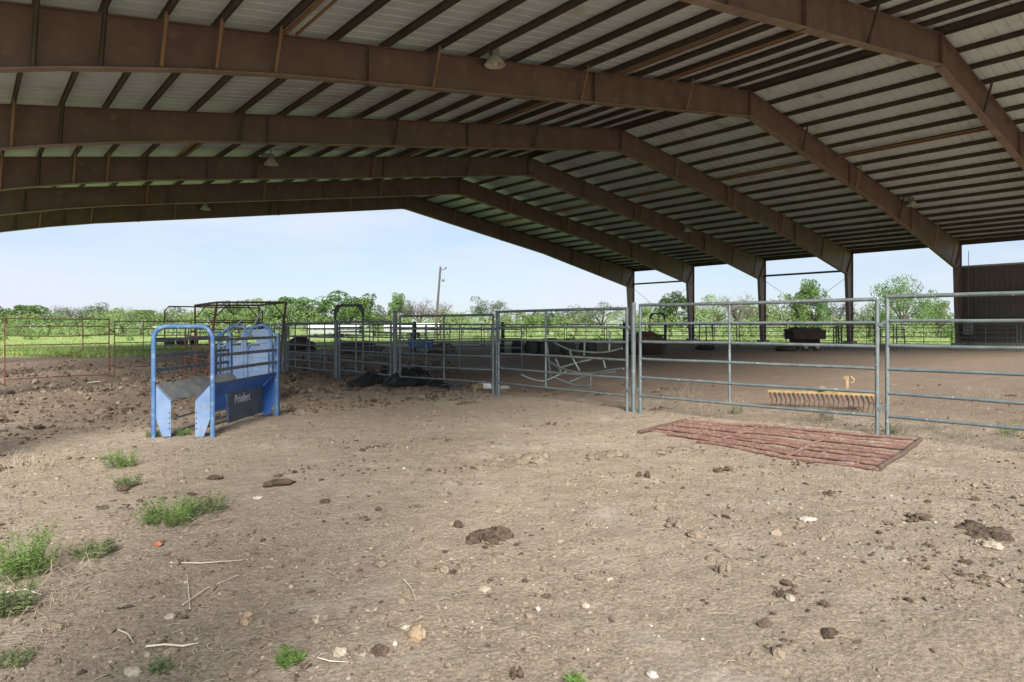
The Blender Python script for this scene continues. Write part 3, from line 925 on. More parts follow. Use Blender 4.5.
# ---------------------------------------------------------------- yellow rake
P0, P1 = Vector((*spot(768, 409), 0)), Vector((*spot(874, 414), 0))
LR = (P1 - P0).length
rk = empty('landscape_rake', (P0.x, P0.y, hz(P0.x, P0.y) - .05), math.atan2(P1.y - P0.y, P1.x - P0.x))
tag(rk, 'faded yellow landscape rake with curved tines standing behind the near fence', 'rake')
m = MB(); m.box((LR / 2, 0, .34), (LR, .10, .05)); m.build('beam', M['yellow'], rk)
for i in range(22):
    x = .04 + (LR - .08) * i / 21
    m = MB(); m.tube([(x, -.02, .315), (x, -.09, .31), (x + .02, -.13, .26), (x + .035, -.10, .20), (x + .02, -.12, .10), (x, -.06, .0)], [.02, .022, .02, .010, .006, .004], 5)
    m.build('tine', M['rust'] if i % 3 == 0 else M['darkbrown'], rk)
m = MB(); m.box((LR * .76, .02, .50), (.045, .045, .30)); m.box((LR * .75, 0.02, .62), (.08, .04, .05)); m.tube([(LR * .79, .02, .64), (LR * .82, .02, .60), (LR * .815, .02, .54), (LR * .79, .02, .53)], .018, 6)
m.build('mast', M['yellow'], rk)
m = MB(); m.tube([(LR * .5, .04, .36), (LR * .76, .55, .30)], .025, 6); m.tube([(LR * .95, .04, .36), (LR * .76, .55, .30)], .025, 6)
m.build('hitch_frame', M['yellow'], rk)
x, y = P0.lerp(P1, .52).to_tuple()[:2]
m = MB(); m.blob((0, 0, 0), (.12, .08, .05), 4, 2, .3, squash=.5); o = m.build('flat_stone', M['tanstone']); o.location = (x, y, hz(x, y) + .345)
tag(o, 'flat tan stone resting on the yellow rake beam', 'stone')

# ---------------------------------------------------------------- black tarp heap, white rubble
def drape(name, pts, mt, label, cat, seed):
    """crumpled sheet laid over a heap: a grid lifted by a heap profile and folded by noise"""
    cx = sum(p[0] for p in pts) / len(pts); cy = sum(p[1] for p in pts) / len(pts)
    m = MB(); n = 64
    x0_, x1_ = min(p[0] - p[2] for p in pts) - .1, max(p[0] + p[2] for p in pts) + .1
    y0_, y1_ = min(p[1] - p[2] for p in pts) - .1, max(p[1] + p[2] for p in pts) + .1
    idx = {}
    vs_ = []; fs_ = []
    for i in range(n + 1):
        for j in range(n + 1):
            x = x0_ + (x1_ - x0_) * i / n; y = y0_ + (y1_ - y0_) * j / n
            hh = 0
            for (a, b_, r_, h_) in pts:
                d = math.hypot(x - a, y - b_) / r_
                d += 0.25 * noise.noise(Vector((x * 2, y * 2, seed)))
                hh = max(hh, h_ * max(0, 1 - d * d))
            if hh <= 0: continue
            v = Vector((x * 3.3, y * 3.3, seed))
            fold = (.5 - abs(noise.noise(v))) * .22 + (.4 - abs(noise.noise(v * 2.9))) * .13 - .06
            idx[i, j] = len(vs_)
            vs_.append((x - cx, y - cy, hz(x, y) + min(hh, .4) * .75 + fold * min(1, hh * 5) + .005))
    for i in range(n):
        for j in range(n):
            q = [(i, j), (i + 1, j), (i + 1, j + 1), (i, j + 1)]
            if all(k in idx for k in q): fs_.append(tuple(idx[k] for k in q))
    m.add(vs_, fs_, True)
    o = m.build(name, mt); o.location = (cx, cy, 0)
    tag(o, label, cat)
    return o
tp = [(*spot(372, 383), .55, .26), (*spot(385, 381), .55, .30), (*spot(404, 385), .62, .42), (*spot(412, 380), .55, .42), (*spot(432, 385), .55, .14), (*spot(360, 386), .4, .18), (*spot(447, 386), .4, .07)]
drape('tarp_heap', tp, M['black'], 'crumpled black plastic tarp heaped at the foot of the near fence', 'tarp', 3.3)
for i, (px, py, rx, rz_, lb) in enumerate(((477, 389, .16, .09, 'pale lump of rubble, larger left piece behind the thin grey post'), (484, 388, .2, .12, 'white torn sack lying behind the thin grey post'),
                                      (503, 388, .17, .06, 'low white scrap lying right of the thin grey post'))):
    x, y = spot(px, py)
    m = MB(); m.blob((0, 0, 0), (rx, rx * .8, rz_), i + 9, 3, .6, 2.4, squash=.4); o = m.build('white_rubble', M['white'] if i == 1 else M['whitestone'] if i else M['tanstone']); o.location = (x, y, hz(x, y) + rz_ * .4)
    tag(o, lb, 'rubble')

# ---------------------------------------------------------------- far arena fence
pts = [(19.0, 33.8), (22.1, 33.6), (25.2, 33.3), (28.3, 32.8), (31.4, 32.2), (34.4, 31.3), (37.3, 30.0), (40.0, 28.2), (42.3, 25.9), (44.2, 23.2), (45.6, 20.3), (46.6, 17.2), (47.3, 14.1), (47.7, 10.9), (47.9, 7.7), (48, 4.5)]
ordn = ['first', 'second', 'third', 'fourth', 'fifth', 'sixth', 'seventh', 'eighth', 'ninth', 'tenth', 'eleventh', 'twelfth', 'thirteenth', 'fourteenth', 'fifteenth']
for i in range(len(pts) - 1):
    a, b_ = Vector(pts[i]), Vector(pts[i + 1])
    d = (b_ - a).normalized() * .06
    panel('arena_fence', tuple(a + d), tuple(b_ - d), [.25, .55, .85, 1.15, 1.42, 1.62], (0, .5, 1), M['darkpipe'],
          'dark green pipe panel in the far arena fence, ' + ordn[i] + ' from its left end', 'fence panel', 'dark pipe panels of the far arena fence', r=.022)
# a few stout posts there
for x, y, lb in ((20.6, 33.9, 'stout dark post in the far fence, left of the thin grey near post'), (26.8, 33.3, 'stout dark post in the far fence behind the black barrels'),
                 (38.6, 29.4, 'stout dark post in the far fence between the first two right columns'), (36.0, 31.0, 'stout dark post in the far fence just right of the hay feeder')):
    post(x, y, 1.75, .10, M['darkpipe'], lb, 'stout posts in the far fence')

# ---------------------------------------------------------------- things across the arena
def barrel(x, y, r, h, mt, label, tilt=0):
    m = MB(); m.lathe([(0.001, 0), (r * .94, 0), (r, .04), (r, h * .32), (r * 1.04, h * .34), (r, h * .36), (r, h * .64), (r * 1.04, h * .66), (r, h * .68), (r, h - .04), (r * .94, h), (.001, h)], n=18)
    o = m.build('barrel', mt); o.location = (x, y, 0)
    tag(o, label, 'barrel', 'dark barrels along the far fence')
barrel(*far(500.5, 35.5), .24, .55, M['black'], 'small black barrel just right of the thin grey near post')
barrel(*far(517, 34.5), .32, .85, M['black'], 'tall black barrel, second from the thin grey near post')
def bale(px, Z, r, L_, mt, label, seed, rz=0.0):
    x, y = far(px, Z)
    m = MB()
    n, k = 26, 12
    vs_ = []; fs_ = []
    prof = [(-L_ / 2, .0), (-L_ / 2, .6), (-L_ / 2 + .05, .94)] + [(-L_ / 2 + L_ * i / 6, 1.0) for i in range(1, 6)] + [(L_ / 2 - .05, .94), (L_ / 2, .6), (L_ / 2, .0)]
    for (u, q) in prof:
        for j in range(n):
            a = 2 * math.pi * j / n
            rr = r * q * (1 + .10 * noise.noise(Vector((math.cos(a) * 1.6, math.sin(a) * 1.6, u + seed * 5))))
            z = r * .92 + rr * math.sin(a)
            vs_.append((u, rr * math.cos(a), max(z, 0)))
    for i in range(len(prof) - 1):
        for j in range(n):
            fs_.append((i * n + j, i * n + (j + 1) % n, (i + 1) * n + (j + 1) % n, (i + 1) * n + j))
    m.add(vs_, fs_, True)
    o = m.build('round_bale', mt); o.location = (x, y, 0); o.rotation_euler = (0, 0, rz)
    tag(o, label, 'hay bale', 'dark weathered round bales')
bale(533, 35, .40, .8, M['darkhay'], 'dark weathered round bale, leftmost beside the tall black barrel', 1, .4)
bale(550, 34.5, .46, .9, M['darkhay'], 'dark weathered round bale left of the near panel upright', 2, -.2)
bale(567, 35, .43, .9, M['darkhay'], 'dark weathered round bale, third of the row', 3, .9)
bale(588, 36, .40, .8, M['darkhay'], 'dark weathered round bale at the right end of the row, behind the crumpled pipes', 4, .2)

# hay ring feeder
fx, fy = far(645, 36.2)
fd = empty('hay_feeder', (fx, fy, 0))
tag(fd, 'rusty red ring feeder filled with brown hay across the arena', 'hay feeder')
m = MB(); m.lathe([(.98, 0), (1.0, .02), (1.0, .62), (.98, .64)], n=26); m.build('ring', M['darkbrown'], fd)
m = MB(); m.tube([(math.cos(a) * 1.0, math.sin(a) * 1.0, 1.02) for a in [i * 2 * math.pi / 26 for i in range(27)]], .025, 6)
for i in range(14):
    a = i * 2 * math.pi / 14; m.tube([(math.cos(a), math.sin(a), .62), (math.cos(a), math.sin(a), 1.02)], .02, 5)
m.build('upper_rail', M['rust'], fd)
m = MB(); m.blob((0, 0, .55), (.93, .93, .68), 8, 3, .16, 2); m.build('hay', M['hay'], fd)

# dark wagon
wx, wy = far(805, 41)
wg = empty('feed_wagon', (wx, wy, 0), -YAW + .1)
tag(wg, 'dark rusty feed wagon on small wheels across the arena, between the right columns', 'wagon')
m = MB(); m.slab([(-1.05, -.5, .72), (1.05, -.5, .72), (1.05, .5, .72), (-1.05, .5, .72)], .05)
for s in (-1, 1):
    m.slab([(-1.05, s * .5, .72), (1.05, s * .5, .72), (1.05, s * .52, 1.28), (-1.05, s * .52, 1.28)], .04)
    m.slab([(s * 1.05, -.5, .72), (s * 1.05, .5, .72), (s * 1.05, .52, 1.28), (s * 1.05, -.52, 1.28)], .04)
m.build('box', M['darkbrown'], wg)
m = MB(); m.blob((0, 0, 1.22), (1.08, .5, .2), 5, 3, .8, 3); m.build('load', M['darkhay'], wg)
for x in (-.3, .45):
    for s in (-1, 1):
        m = MB(); m.tube([(x, s * .5, .27), (x, s * .66, .27)], .27, 16)
        wh = m.build('wheel', M['blackrub'], wg)
        m = MB(); m.tube([(x, s * .67, .27), (x, s * .675, .27)], .13, 12); m.build('rim', M['grey'], wh)
m = MB(); m.tube([(-.3, -.5, .27), (-.3, .5, .27)], .03, 6); m.tube([(.45, -.5, .27), (.45, .5, .27)], .03, 6); m.box((0, 0, .55), (1.9, .12, .3)); m.tube([(1.0, 0, .5), (1.3, 0, .1), (1.3, 0, 0)], .03, 6)
m.build('chassis', M['darkbrown'], wg)
def tyre(px, Z, r, label):
    x, y = far(px, Z)
    m = MB(); m.lathe([(r * .5, 0.03), (r * .8, 0), (r, .06), (r, .22), (r * .8, .28), (r * .5, .25), (r * .5, .03)], n=24)
    o = m.build('tyre', M['blackrub']); o.location = (x, y, 0)
    tag(o, label, 'tyre', 'old tyres lying along the far fence')
tyre(786, 40.3, .62, 'old tyre lying flat left of the dark feed wagon')
tyre(705, 42, .6, 'old tyre lying flat between the first two right columns')
# dark green pipe stands right of the wagon
def stand(px, Z, w, h, label):
    x, y = far(px, Z)
    t_ = empty('pipe_stand', (x, y, 0), -YAW)
    tag(t_, label, 'pipe stand', 'dark green pipe stands')
    for i, xx in enumerate((-w / 2, -w / 6, w / 6, w / 2)):
        m = MB(); m.tube([(xx, 0, 0), (xx, .05 * i, h)], .035, 6); m.build('upright', M['darkpipe'], t_)
    for z in (h * .3, h * .62, h * .97):
        m = MB(); m.tube([(-w / 2, .02, z), (w / 2, .02, z)], .028, 6); m.build('bar', M['darkpipe'], t_)
stand(838, 41, .55, 1.5, 'dark green pipe stand just left of a right column')
stand(893, 40, 1.5, 1.35, 'dark green pipe stand seen through the paired grey uprights')
stand(703, 42, 1.3, 1.75, 'pale framed squeeze stand between the first two right columns')

# trailers
def trailer(px, Z, L_, w, h, rz, label, low, deck=.5, side=True):
    x, y = far(px, Z)
    t_ = empty('stock_trailer', (x, y, 0), rz)
    tag(t_, label, 'trailer', 'white roofed stock trailers')
    m = MB(); m.slab([(-L_ / 2, -w / 2, h), (L_ / 2, -w / 2, h), (L_ / 2, 0, h + .12), (-L_ / 2, 0, h + .12)], .1); m.slab([(-L_ / 2, w / 2, h), (L_ / 2, w / 2, h), (L_ / 2, 0, h + .12), (-L_ / 2, 0, h + .12)], .1)
    m.box((0, -w / 2 - .03, h - .10), (L_, .04, .28)); m.box((0, w / 2 + .03, h - .10), (L_, .04, .28))
    m.build('roof', M['white'], t_)
    for i in range(6):
        for s in (-1, 1):
            m = MB(); m.box((-L_ / 2 + .03 + (L_ - .06) * i / 5, s * w / 2, (deck + h) / 2), (.06, .06, h - deck)); m.build('post', M['darkbrown'], t_)
    for s in (-1, 1):
        for z in (.25, .5, .75):
            m = MB(); m.box((0, s * w / 2, deck + (h - deck) * z), (L_, .035, .1)); m.build('slat', M['darkpipe'], t_)
        m = MB(); m.box((0, s * (w / 2 + .04), deck), (L_, .05, .45)); m.build('lower_panel', low, t_)
        for xx in (-.42, .42):
            m = MB(); m.tube([(xx, s * (w / 2 - .1), .33), (xx, s * (w / 2 + .12), .33)], .33, 16); m.build('wheel', M['blackrub'], t_)
    m = MB(); m.box((0, 0, deck - .15), (L_, w - .1, .1)); m.tube([(-L_ / 2, 0, deck - .1), (-L_ / 2 - 1.2, 0, .4)], .05, 6); m.build('floor', M['darkbrown'], t_)
trailer(413, 84, 6.9, 2.2, 1.72, -YAW, 'small white roofed stock trailer below the utility pole', M['grey'], 1.0)
trailer(336, 84, 6.4, 2.2, 1.55, -YAW, 'long low white roofed stock trailer behind the pens, left of the arched gate', M['grey'], .8)
tx0, ty0 = far(421, 37)
tb = empty('feed_trough', (tx0, ty0, 0), -YAW)
tag(tb, 'blue feed trough on short legs across the arena, below the white roofed trailer', 'feed trough')
m = MB(); m.prism([(-.62, .32), (.62, .32), (.72, .78), (-.72, .78)], .6); m.build('tub', M['deepblue'], tb)
for xx in (-.5, .5):
    for yy in (-.22, .22):
        m = MB(); m.box((xx, yy, .16), (.07, .07, .33)); m.build('leg', M['darkbrown'], tb)
m = MB(); m.box((-.05, -.325, .55), (.5, .02, .3)); m.build('label_plate', M['galv2'], tb)
# dark low machines behind the pens
def heap(px, Z, rad, mt, label, cat, seed, name):
    x, y = far(px, Z)
    m = MB(); m.blob((0, 0, rad[2] * .5), rad, seed, 3, .45, 1.9, squash=.4)
    o = m.build(name, mt); o.location = (x, y, 0); o.rotation_euler = (0, 0, -YAW)
    tag(o, label, cat)
heap(300, 38, (.9, .6, .55), M['darkbrown'], 'dark brown brush heap behind the seven barred pen panel', 'heap', 4, 'brush_heap')
heap(358, 36, (1.2, .6, .42), M['darkhay'], 'dark feed heap behind the arched gate legs', 'heap', 6, 'feed_heap')
heap(443, 38, (.8, .5, .35), M['clod'], 'grey dirt mound right of the blue sided trailer', 'heap', 7, 'dirt_mound')
# flatbed trailer seen through the chute arch
fx, fy = far(182, 50)
ft = empty('flatbed_trailer', (fx, fy, 0), -YAW)
tag(ft, 'black flatbed trailer parked on the grass, seen through the arch of the blue chute', 'trailer')
m = MB(); m.box((0, 0, .55), (3.6, 1.6, .18)); m.build('deck', M['blackrub'], ft)
for xx in (-1.75, -.9, 0, .9, 1.75):
    m = MB(); m.box((xx, -.8, 1.05), (.06, .06, .9)); m.build('stake', M['grey'], ft)
m = MB(); m.box((0, -.8, 1.45), (3.6, .05, .12)); m.build('rail', M['white'], ft)
for xx in (-.5, .5):
    for s in (-1, 1):
        m = MB(); m.tube([(xx, s * .7, .32), (xx, s * .92, .32)], .32, 14); m.build('wheel', M['blackrub'], ft)

# utility pole
ux, uy = far(438, 80)
up_ = empty('utility_pole', (ux, uy, 0))
tag(up_, 'leaning grey wooden utility pole above the trees', 'utility pole')
tx, ty = (far(440.5, 80)[0] - far(438, 80)[0]), (far(440.5, 80)[1] - far(438, 80)[1])
bx2, by2 = tx * -1.2, ty * -1.2
m = MB(); m.tube([(bx2, by2, 0), (tx, ty, 8.7)], [.17, .12], 10); m.build('pole', M['wood'], up_)
m = MB(); m.tube([(tx, ty, 8.3), (tx + .5, ty - .4, 8.45)], .05, 6); m.lathe([(0.09, 0), (.09, .25), (0.001, .27)], (tx + .5, ty - .4, 8.4), 8); m.build('insulator', M['wood'], up_)
m = MB(); m.lathe([(.001, 0), (.17, 0), (.17, .55), (.001, .6)], (tx + .25, ty - .2, 6.9), 12); m.build('transformer', M['grey'], up_)
m = MB(); m.tube([(tx * .6, ty * .6, 6.3), (tx * .6 + .6, ty * .6 - .5, 6.3)], .035, 6); m.build('bracket', M['grey'], up_)

# ---------------------------------------------------------------- trees
def leaf_cloud(m, centers, n_per, size, rnd, flat=1.0):
    vs_ = []; fs_ = []
    for (c, r) in centers:
        for _ in range(n_per):
            while True:
                p = Vector((rnd.uniform(-1, 1), rnd.uniform(-1, 1), rnd.uniform(-1, 1)))
                if .15 < p.length < 1: break
            p = p.normalized() * (p.length ** .5)
            q = c + Vector((p.x * r, p.y * r, p.z * r * flat))
            a = Vector((rnd.gauss(0, 1), rnd.gauss(0, 1), rnd.gauss(0, 1))).normalized()
            b_ = a.orthogonal().normalized()
            s = size * rnd.uniform(.6, 1.3)
            k = len(vs_)
            vs_ += [q + a * s, q + b_ * s * .55, q - a * s, q - b_ * s * .55]
            fs_.append((k, k + 1, k + 2, k + 3))
    m.add(vs_, fs_)
def make_tree(kind, seed):
    rnd = random.Random(seed)
    t_ = empty('tree', (0, 0, 0))
    tm = MB(); cents = []
    spec = {'oak': (5.0, 2.6, .40, 42, 90, .15, 'leafA'), 'mesquite': (4.2, 2.6, .45, 40, 60, .13, 'leafB'),
            'tall': (7.0, 2.3, .35, 62, 70, .16, 'leafA'), 'airy': (5.6, 2.8, .5, 36, 42, .13, 'leafC'),
            'spread': (6.5, 4.4, .45, 56, 60, .15, 'leafA'), 'bare': (5.6, 2.6, .55, 20, 10, .10, 'leafC')}[kind]
    H_, Rr, base, nc, npl, ls, lm = spec; npl = int(npl * 1.5); ls *= .74
    trunk_h = H_ * base * .6
    top = Vector((rnd.uniform(-.3, .3), rnd.uniform(-.3, .3), trunk_h))
    tm.tube([(0, 0, -.2), (top.x * .5, top.y * .5, trunk_h * .5), top], [.20, .16, .14], 8)
    nl = 9 if kind != 'bare' else 14
    tips = []
    for i in range(nl):
        a = i * 2 * math.pi / nl + rnd.uniform(-.4, .4)
        rr = Rr * rnd.uniform(.45, .95)
        hh = H_ * rnd.uniform(.62, .97) * (1 - .25 * (rr / Rr) ** 2)
        e = Vector((math.cos(a) * rr, math.sin(a) * rr, hh))
        mid = top.lerp(e, .5) + Vector((rnd.uniform(-.3, .3), rnd.uniform(-.3, .3), rnd.uniform(-.1, .5)))
        tm.tube([top, mid, e], [.10, .055, .02], 6)
        tips.append(e)
        for _ in range(3 if kind != 'bare' else 8):
            f_ = mid.lerp(e, rnd.uniform(0, .9)); g_ = f_ + Vector((rnd.uniform(-1, 1), rnd.uniform(-1, 1), rnd.uniform(.1, 1))) * (.9 if kind != 'bare' else 1.1)
            tm.tube([f_, f_.lerp(g_, .5) + Vector((0, 0, .1)), g_], [.03, .02, .008], 4)
            tips.append(g_)
            if kind == 'bare':
                for __ in range(4):
                    h_ = f_.lerp(g_, rnd.uniform(.3, 1)); tm.tube([h_, h_ + Vector((rnd.uniform(-.6, .6), rnd.uniform(-.6, .6), rnd.uniform(0, .6)))], [.014, .006], 3)
    tm.build('trunk', M['bark'], t_)
    for i in range(nc):
        if kind in ('bare', 'airy') or rnd.random() < .45:
            e = rnd.choice(tips)
            c = e + Vector((rnd.uniform(-.3, .3), rnd.uniform(-.3, .3), rnd.uniform(-.35, .2)))
        else:
            a = rnd.uniform(0, 2 * math.pi); u = rnd.random() ** .5
            zt = (1 - (u ** 2) * .55)
            c = Vector((math.cos(a) * u * Rr, math.sin(a) * u * Rr, H_ * (base * .55 + (zt - base * .55) * rnd.uniform(.05 if kind == 'tall' else .35, 1.0))))
        cents.append((c, Rr * rnd.uniform(.18, .36)))
    cm = MB(); leaf_cloud(cm, cents, npl, ls, rnd, .7)
    cm.build('crown', M[lm], t_)
    return t_
protos = {}
def tree(kind, var, px, Z, h_scale, w_scale, label):
    key = (kind, var)
    x, y = far(px, Z)
    if key not in protos:
        o = make_tree(kind, hash(kind) % 1 + var * 17 + len(kind)); protos[key] = o
    else:
        o = copy_tree(protos[key])
    o.location = (x, y, 0)
    o.rotation_euler = (0, 0, (px * 1.37) % 6.28)
    o.scale = (w_scale, w_scale, h_scale * 1.14)
    tag(o, label, 'tree', 'trees along the far edge of the field')
TR = [
 ('oak', 0, 22, 108, .92, 1.5, 'round green oak at the extreme left of the tree line'),
 ('mesquite', 0, 50, 112, .9, 1.5, 'low pale mesquite behind the bent bar of the far left rusty panel'),
 ('airy', 0, 78, 105, .88, 1.6, 'wide airy grey green tree above the far left rusty panel'),
 ('oak', 1, 100, 112, .85, 1.4, 'green oak behind the post shared by the two left rusty panels'),
 ('mesquite', 1, 124, 106, .92, 1.4, 'bushy mesquite right of the far left rusty panel'),
 ('oak', 0, 148, 110, .78, 1.3, 'small round oak just left of the chute arch'),
 ('mesquite', 0, 172, 104, .95, 1.3, 'pale mesquite above the chute arch'),
 ('mesquite', 1, 215, 100, 1.0, 1.5, 'pale green mesquite framed by the left half of the tall rusty frame'),
 ('oak', 1, 240, 98, .95, 1.2, 'green oak above the levers of the blue head gate'),
 ('mesquite', 0, 262, 96, 1.15, 1.3, 'pale green tree framed by the right half of the tall rusty frame'),
 ('oak', 0, 288, 94, 1.05, 1.5, 'broad green oak just right of the tall rusty frame'),
 ('mesquite', 1, 316, 98, .95, 1.4, 'low green tree between the rusty frame and the arched gate'),
 ('oak', 1, 347, 92, 1.12, 1.55, 'large round green oak above the arched gate'),
 ('mesquite', 0, 374, 96, .95, 1.2, 'small grey green tree just right of the arched gate'),
 ('tall', 0, 400, 98, .86, .75, 'tall narrow dark green tree left of the bare trees'),
 ('bare', 0, 418, 96, .92, 1.0, 'nearly bare grey tree just left of the utility pole'),
 ('bare', 1, 440, 102, .85, 1.0, 'nearly bare grey tree behind the utility pole'),
 ('mesquite', 1, 462, 106, .75, 1.3, 'low bush like tree right of the utility pole'),
 ('airy', 0, 489, 98, .98, 1.05, 'open crowned dark oak above the thin grey post'),
 ('mesquite', 0, 515, 106, .85, 1.3, 'pale small tree right of the thin grey post'),
 ('oak', 1, 548, 110, .75, 1.4, 'low green oak behind the upright of the panel with crumpled pipes'),
 ('mesquite', 1, 575, 105, .98, 1.3, 'pale mesquite left of the farthest right column'),
 ('airy', 0, 604, 100, .85, 1.2, 'light airy tree just left of the farthest right column'),
 ('tall', 0, 672, 92, .84, 1.1, 'dark leafy tree between the two farthest right columns'),
 ('mesquite', 1, 650, 96, 1.0, 1.0, 'pale tree above the arched frame by the hay feeder'),
 ('mesquite', 0, 715, 88, 1.18, 1.3, 'bushy mesquite just right of the second farthest column'),
 ('bare', 0, 738, 86, .95, .9, 'nearly bare tree poking above the panel left of the middle column'),
 ('mesquite', 1, 752, 90, 1.05, 1.0, 'pale tree just left of the middle right column'),
 ('mesquite', 0, 785, 84, 1.15, 1.1, 'pale green tree above the dark feed wagon'),
 ('tall', 0, 812, 82, .98, .85, 'tall dark crowned tree between the middle columns'),
 ('airy', 0, 836, 86, .88, .9, 'brownish airy tree just left of the tall right column'),
 ('spread', 0, 904, 74, .98, .78, 'wide spreading oak between the last two right columns'),
 ('mesquite', 1, 938, 82, 1.05, .9, 'bushy green tree just left of the siding wall'),
 ('mesquite', 0, 868, 84, .9, .9, 'low pale tree at the left foot of the wide spreading oak'),
 ('oak', 1, -20, 105, .9, 1.5, 'green oak beyond the left edge of the picture'),
 ('mesquite', 1, 985, 80, 1.1, 1.1, 'mesquite hidden behind the siding wall'),
]
for a in TR: tree(*a)

# brush mass under the trees
def brush():
    rnd = random.Random(4)
    m = MB(); cents = []
    for px in np.arange(-60, 1010, 2.4):
        Z_ = rnd.uniform(88, 125) if px < 620 else rnd.uniform(78, 110)
        x, y = far(px, Z_)
        r = rnd.uniform(.8, 1.7)
        cents.append((Vector((x, y, rnd.uniform(.4, 2.8))), r * 1.1))
    leaf_cloud(m, cents, 220, .13, rnd, .8)
    tag(m.build('brush', M['leafB']), kind='stuff')
    m = MB(); cents = []
    for i in range(150):
        px = rnd.uniform(-60, 1010); Z_ = rnd.uniform(60, 120)
        x, y = far(px, Z_)
        cents.append((Vector((x, y, .25)), rnd.uniform(.3, .7)))
    leaf_cloud(m, cents, 70, .11, rnd, .8)
    tag(m.build('field_weeds', M['weed']), kind='stuff')
brush()

# field grass
def grass():
    rnd = np.random.default_rng(3)
    m = MB()
    N_ = 52000
    px = rnd.uniform(-40, 1000, N_)
    Z_ = 31 + 60 * rnd.random(N_) ** 1.7
    X = (px - 512) / FPX * Z_ * cY + Z_ * sY
    Y = -(px - 512) / FPX * Z_ * sY + Z_ * cY
    inside = np.maximum(np.where(X < 22, Y - 37.0, Y - 46.5), X - 57)
    keep = inside + 3.0 * vnoise(X, Y, .4) > 0
    X, Y = X[keep], Y[keep]
    n = len(X)
    h = rnd.uniform(.06, .22, n) * (1 + .8 * vnoise(X, Y, .15))
    a = rnd.uniform(0, 6.28, n); w = rnd.uniform(.02, .05, n)
    lx, ly = rnd.normal(0, .09, n), rnd.normal(0, .09, n)
    z = hgt(X, Y)
    V = np.empty((n, 3, 3))
    V[:, 0] = np.stack([X + np.cos(a) * w, Y + np.sin(a) * w, z], -1)
    V[:, 1] = np.stack([X - np.cos(a) * w, Y - np.sin(a) * w, z], -1)
    V[:, 2] = np.stack([X + lx, Y + ly, z + h], -1)
    m.add(V.reshape(-1, 3).tolist(), [(3 * i, 3 * i + 1, 3 * i + 2) for i in range(n)])
    tag(m.build('grass', M['grass']), kind='stuff')
grass()

# ---------------------------------------------------------------- loose litter on the dirt (uncountable)
def litter():
    rnd = random.Random(8)
    def scatter(n, zmax=22, power=1.0):
        for _ in range(n):
            Z_ = 2.2 + (zmax - 2.2) * rnd.random() ** power
            px = rnd.uniform(-120, 1150)
            x, y = far(px, Z_)
            yield x, y
    for name, mt, n, lo, hi, zm in (('pebbles', 'stone', 3200, .002, .011, 12), ('pale_grit', 'whitestone', 90, .003, .009, 10), ('dirt_crumbs', 'clod', 20000, .003, .015, 13), ('manure_crumbs', 'dung', 3000, .003, .014, 16)):
        m = MB()
        V, F = ico(1)
        for x, y in scatter(n, zm):
            if name != 'pale_grit' and float(vnoise(x, y, .8)) + .8 * float(vnoise(x, y, 2.6)) + rnd.uniform(-.4, .4) < -.05: continue
            r = rnd.uniform(lo, hi) * (1 if rnd.random() < .88 else 2.1)
            a = rnd.uniform(0, 6.28); ca, sa = math.cos(a), math.sin(a)
            ex, ez = rnd.uniform(.7, 1.5), rnd.uniform(.4, .8)
            z0 = hz(x, y) + r * ez * .3
            vs_ = []
            for p in V:
                k = rnd.uniform(.6, 1.35)
                u, v, w_ = p.x * r * ex * k, p.y * r * k, p.z * r * ez * k
                vs_.append((x + u * ca - v * sa, y + u * sa + v * ca, z0 + w_))
            m.add(vs_, F, False)
        # dark crumbs lie thickest on the trampled ground at the left
        if name in ('manure_crumbs', 'dirt_crumbs'):
            for _ in range(4200 if name == 'manure_crumbs' else 3200):
                y = rnd.uniform(11, 34); x = rnd.uniform(-2, 8.5 + (y - 11) * .6)
                r = rnd.uniform(.012, .035) * (1 if rnd.random() < .9 else 2.2)
                z0 = hz(x, y); vs_ = []
                for p in V:
                    k = rnd.uniform(.5, 1.4); vs_.append((x + p.x * r * 1.3 * k, y + p.y * r * 1.3 * k, z0 + p.z * r * .9 * k + r * .2))
                m.add(vs_, F, False)
        # trampled clusters of broken clods and manure across the whole yard
        if name in ('manure_crumbs', 'dirt_crumbs'):
            for _ in range(85):
                Z_ = 3.0 + 14 * rnd.random() ** .8
                cx_, cy_ = far(rnd.uniform(-40, 1080), Z_)
                sp_ = rnd.uniform(.06, .30)
                for __ in range(rnd.randint(6, 34)):
                    x, y = cx_ + rnd.gauss(0, sp_), cy_ + rnd.gauss(0, sp_ * .6)
                    r = rnd.uniform(.005, .019) * (1 if rnd.random() < .85 else 1.9)
                    z0 = hz(x, y); vs_ = []
                    for p in V:
                        k = rnd.uniform(.5, 1.4); vs_.append((x + p.x * r * 1.3 * k, y + p.y * r * 1.1 * k, z0 + p.z * r * .8 * k + r * .2))
                    m.add(vs_, F, False)
        tag(m.build(name, M[mt]), kind='stuff')
    m = MB()
    for x, y in scatter(6500, 13):
        if float(vnoise(x, y, .6)) + rnd.uniform(-.4, .4) < -.02: continue
        L_ = rnd.uniform(.02, .09) * (1 if rnd.random() < .93 else 2.6)
        a = rnd.uniform(0, 6.28); r = rnd.uniform(.0012, .0024)
        b_ = a + rnd.uniform(-.5, .5)
        p0 = Vector((x, y, hz(x, y) + .006)); p1 = p0 + Vector((math.cos(a) * L_ * .5, math.sin(a) * L_ * .5, rnd.uniform(0, .012)))
        p2 = p1 + Vector((math.cos(b_) * L_ * .5, math.sin(b_) * L_ * .5, rnd.uniform(-.01, .008)))
        m.tube([p0, p1, p2], r, 3, False)
    tag(m.build('straw', M['straw']), kind='stuff')
litter()

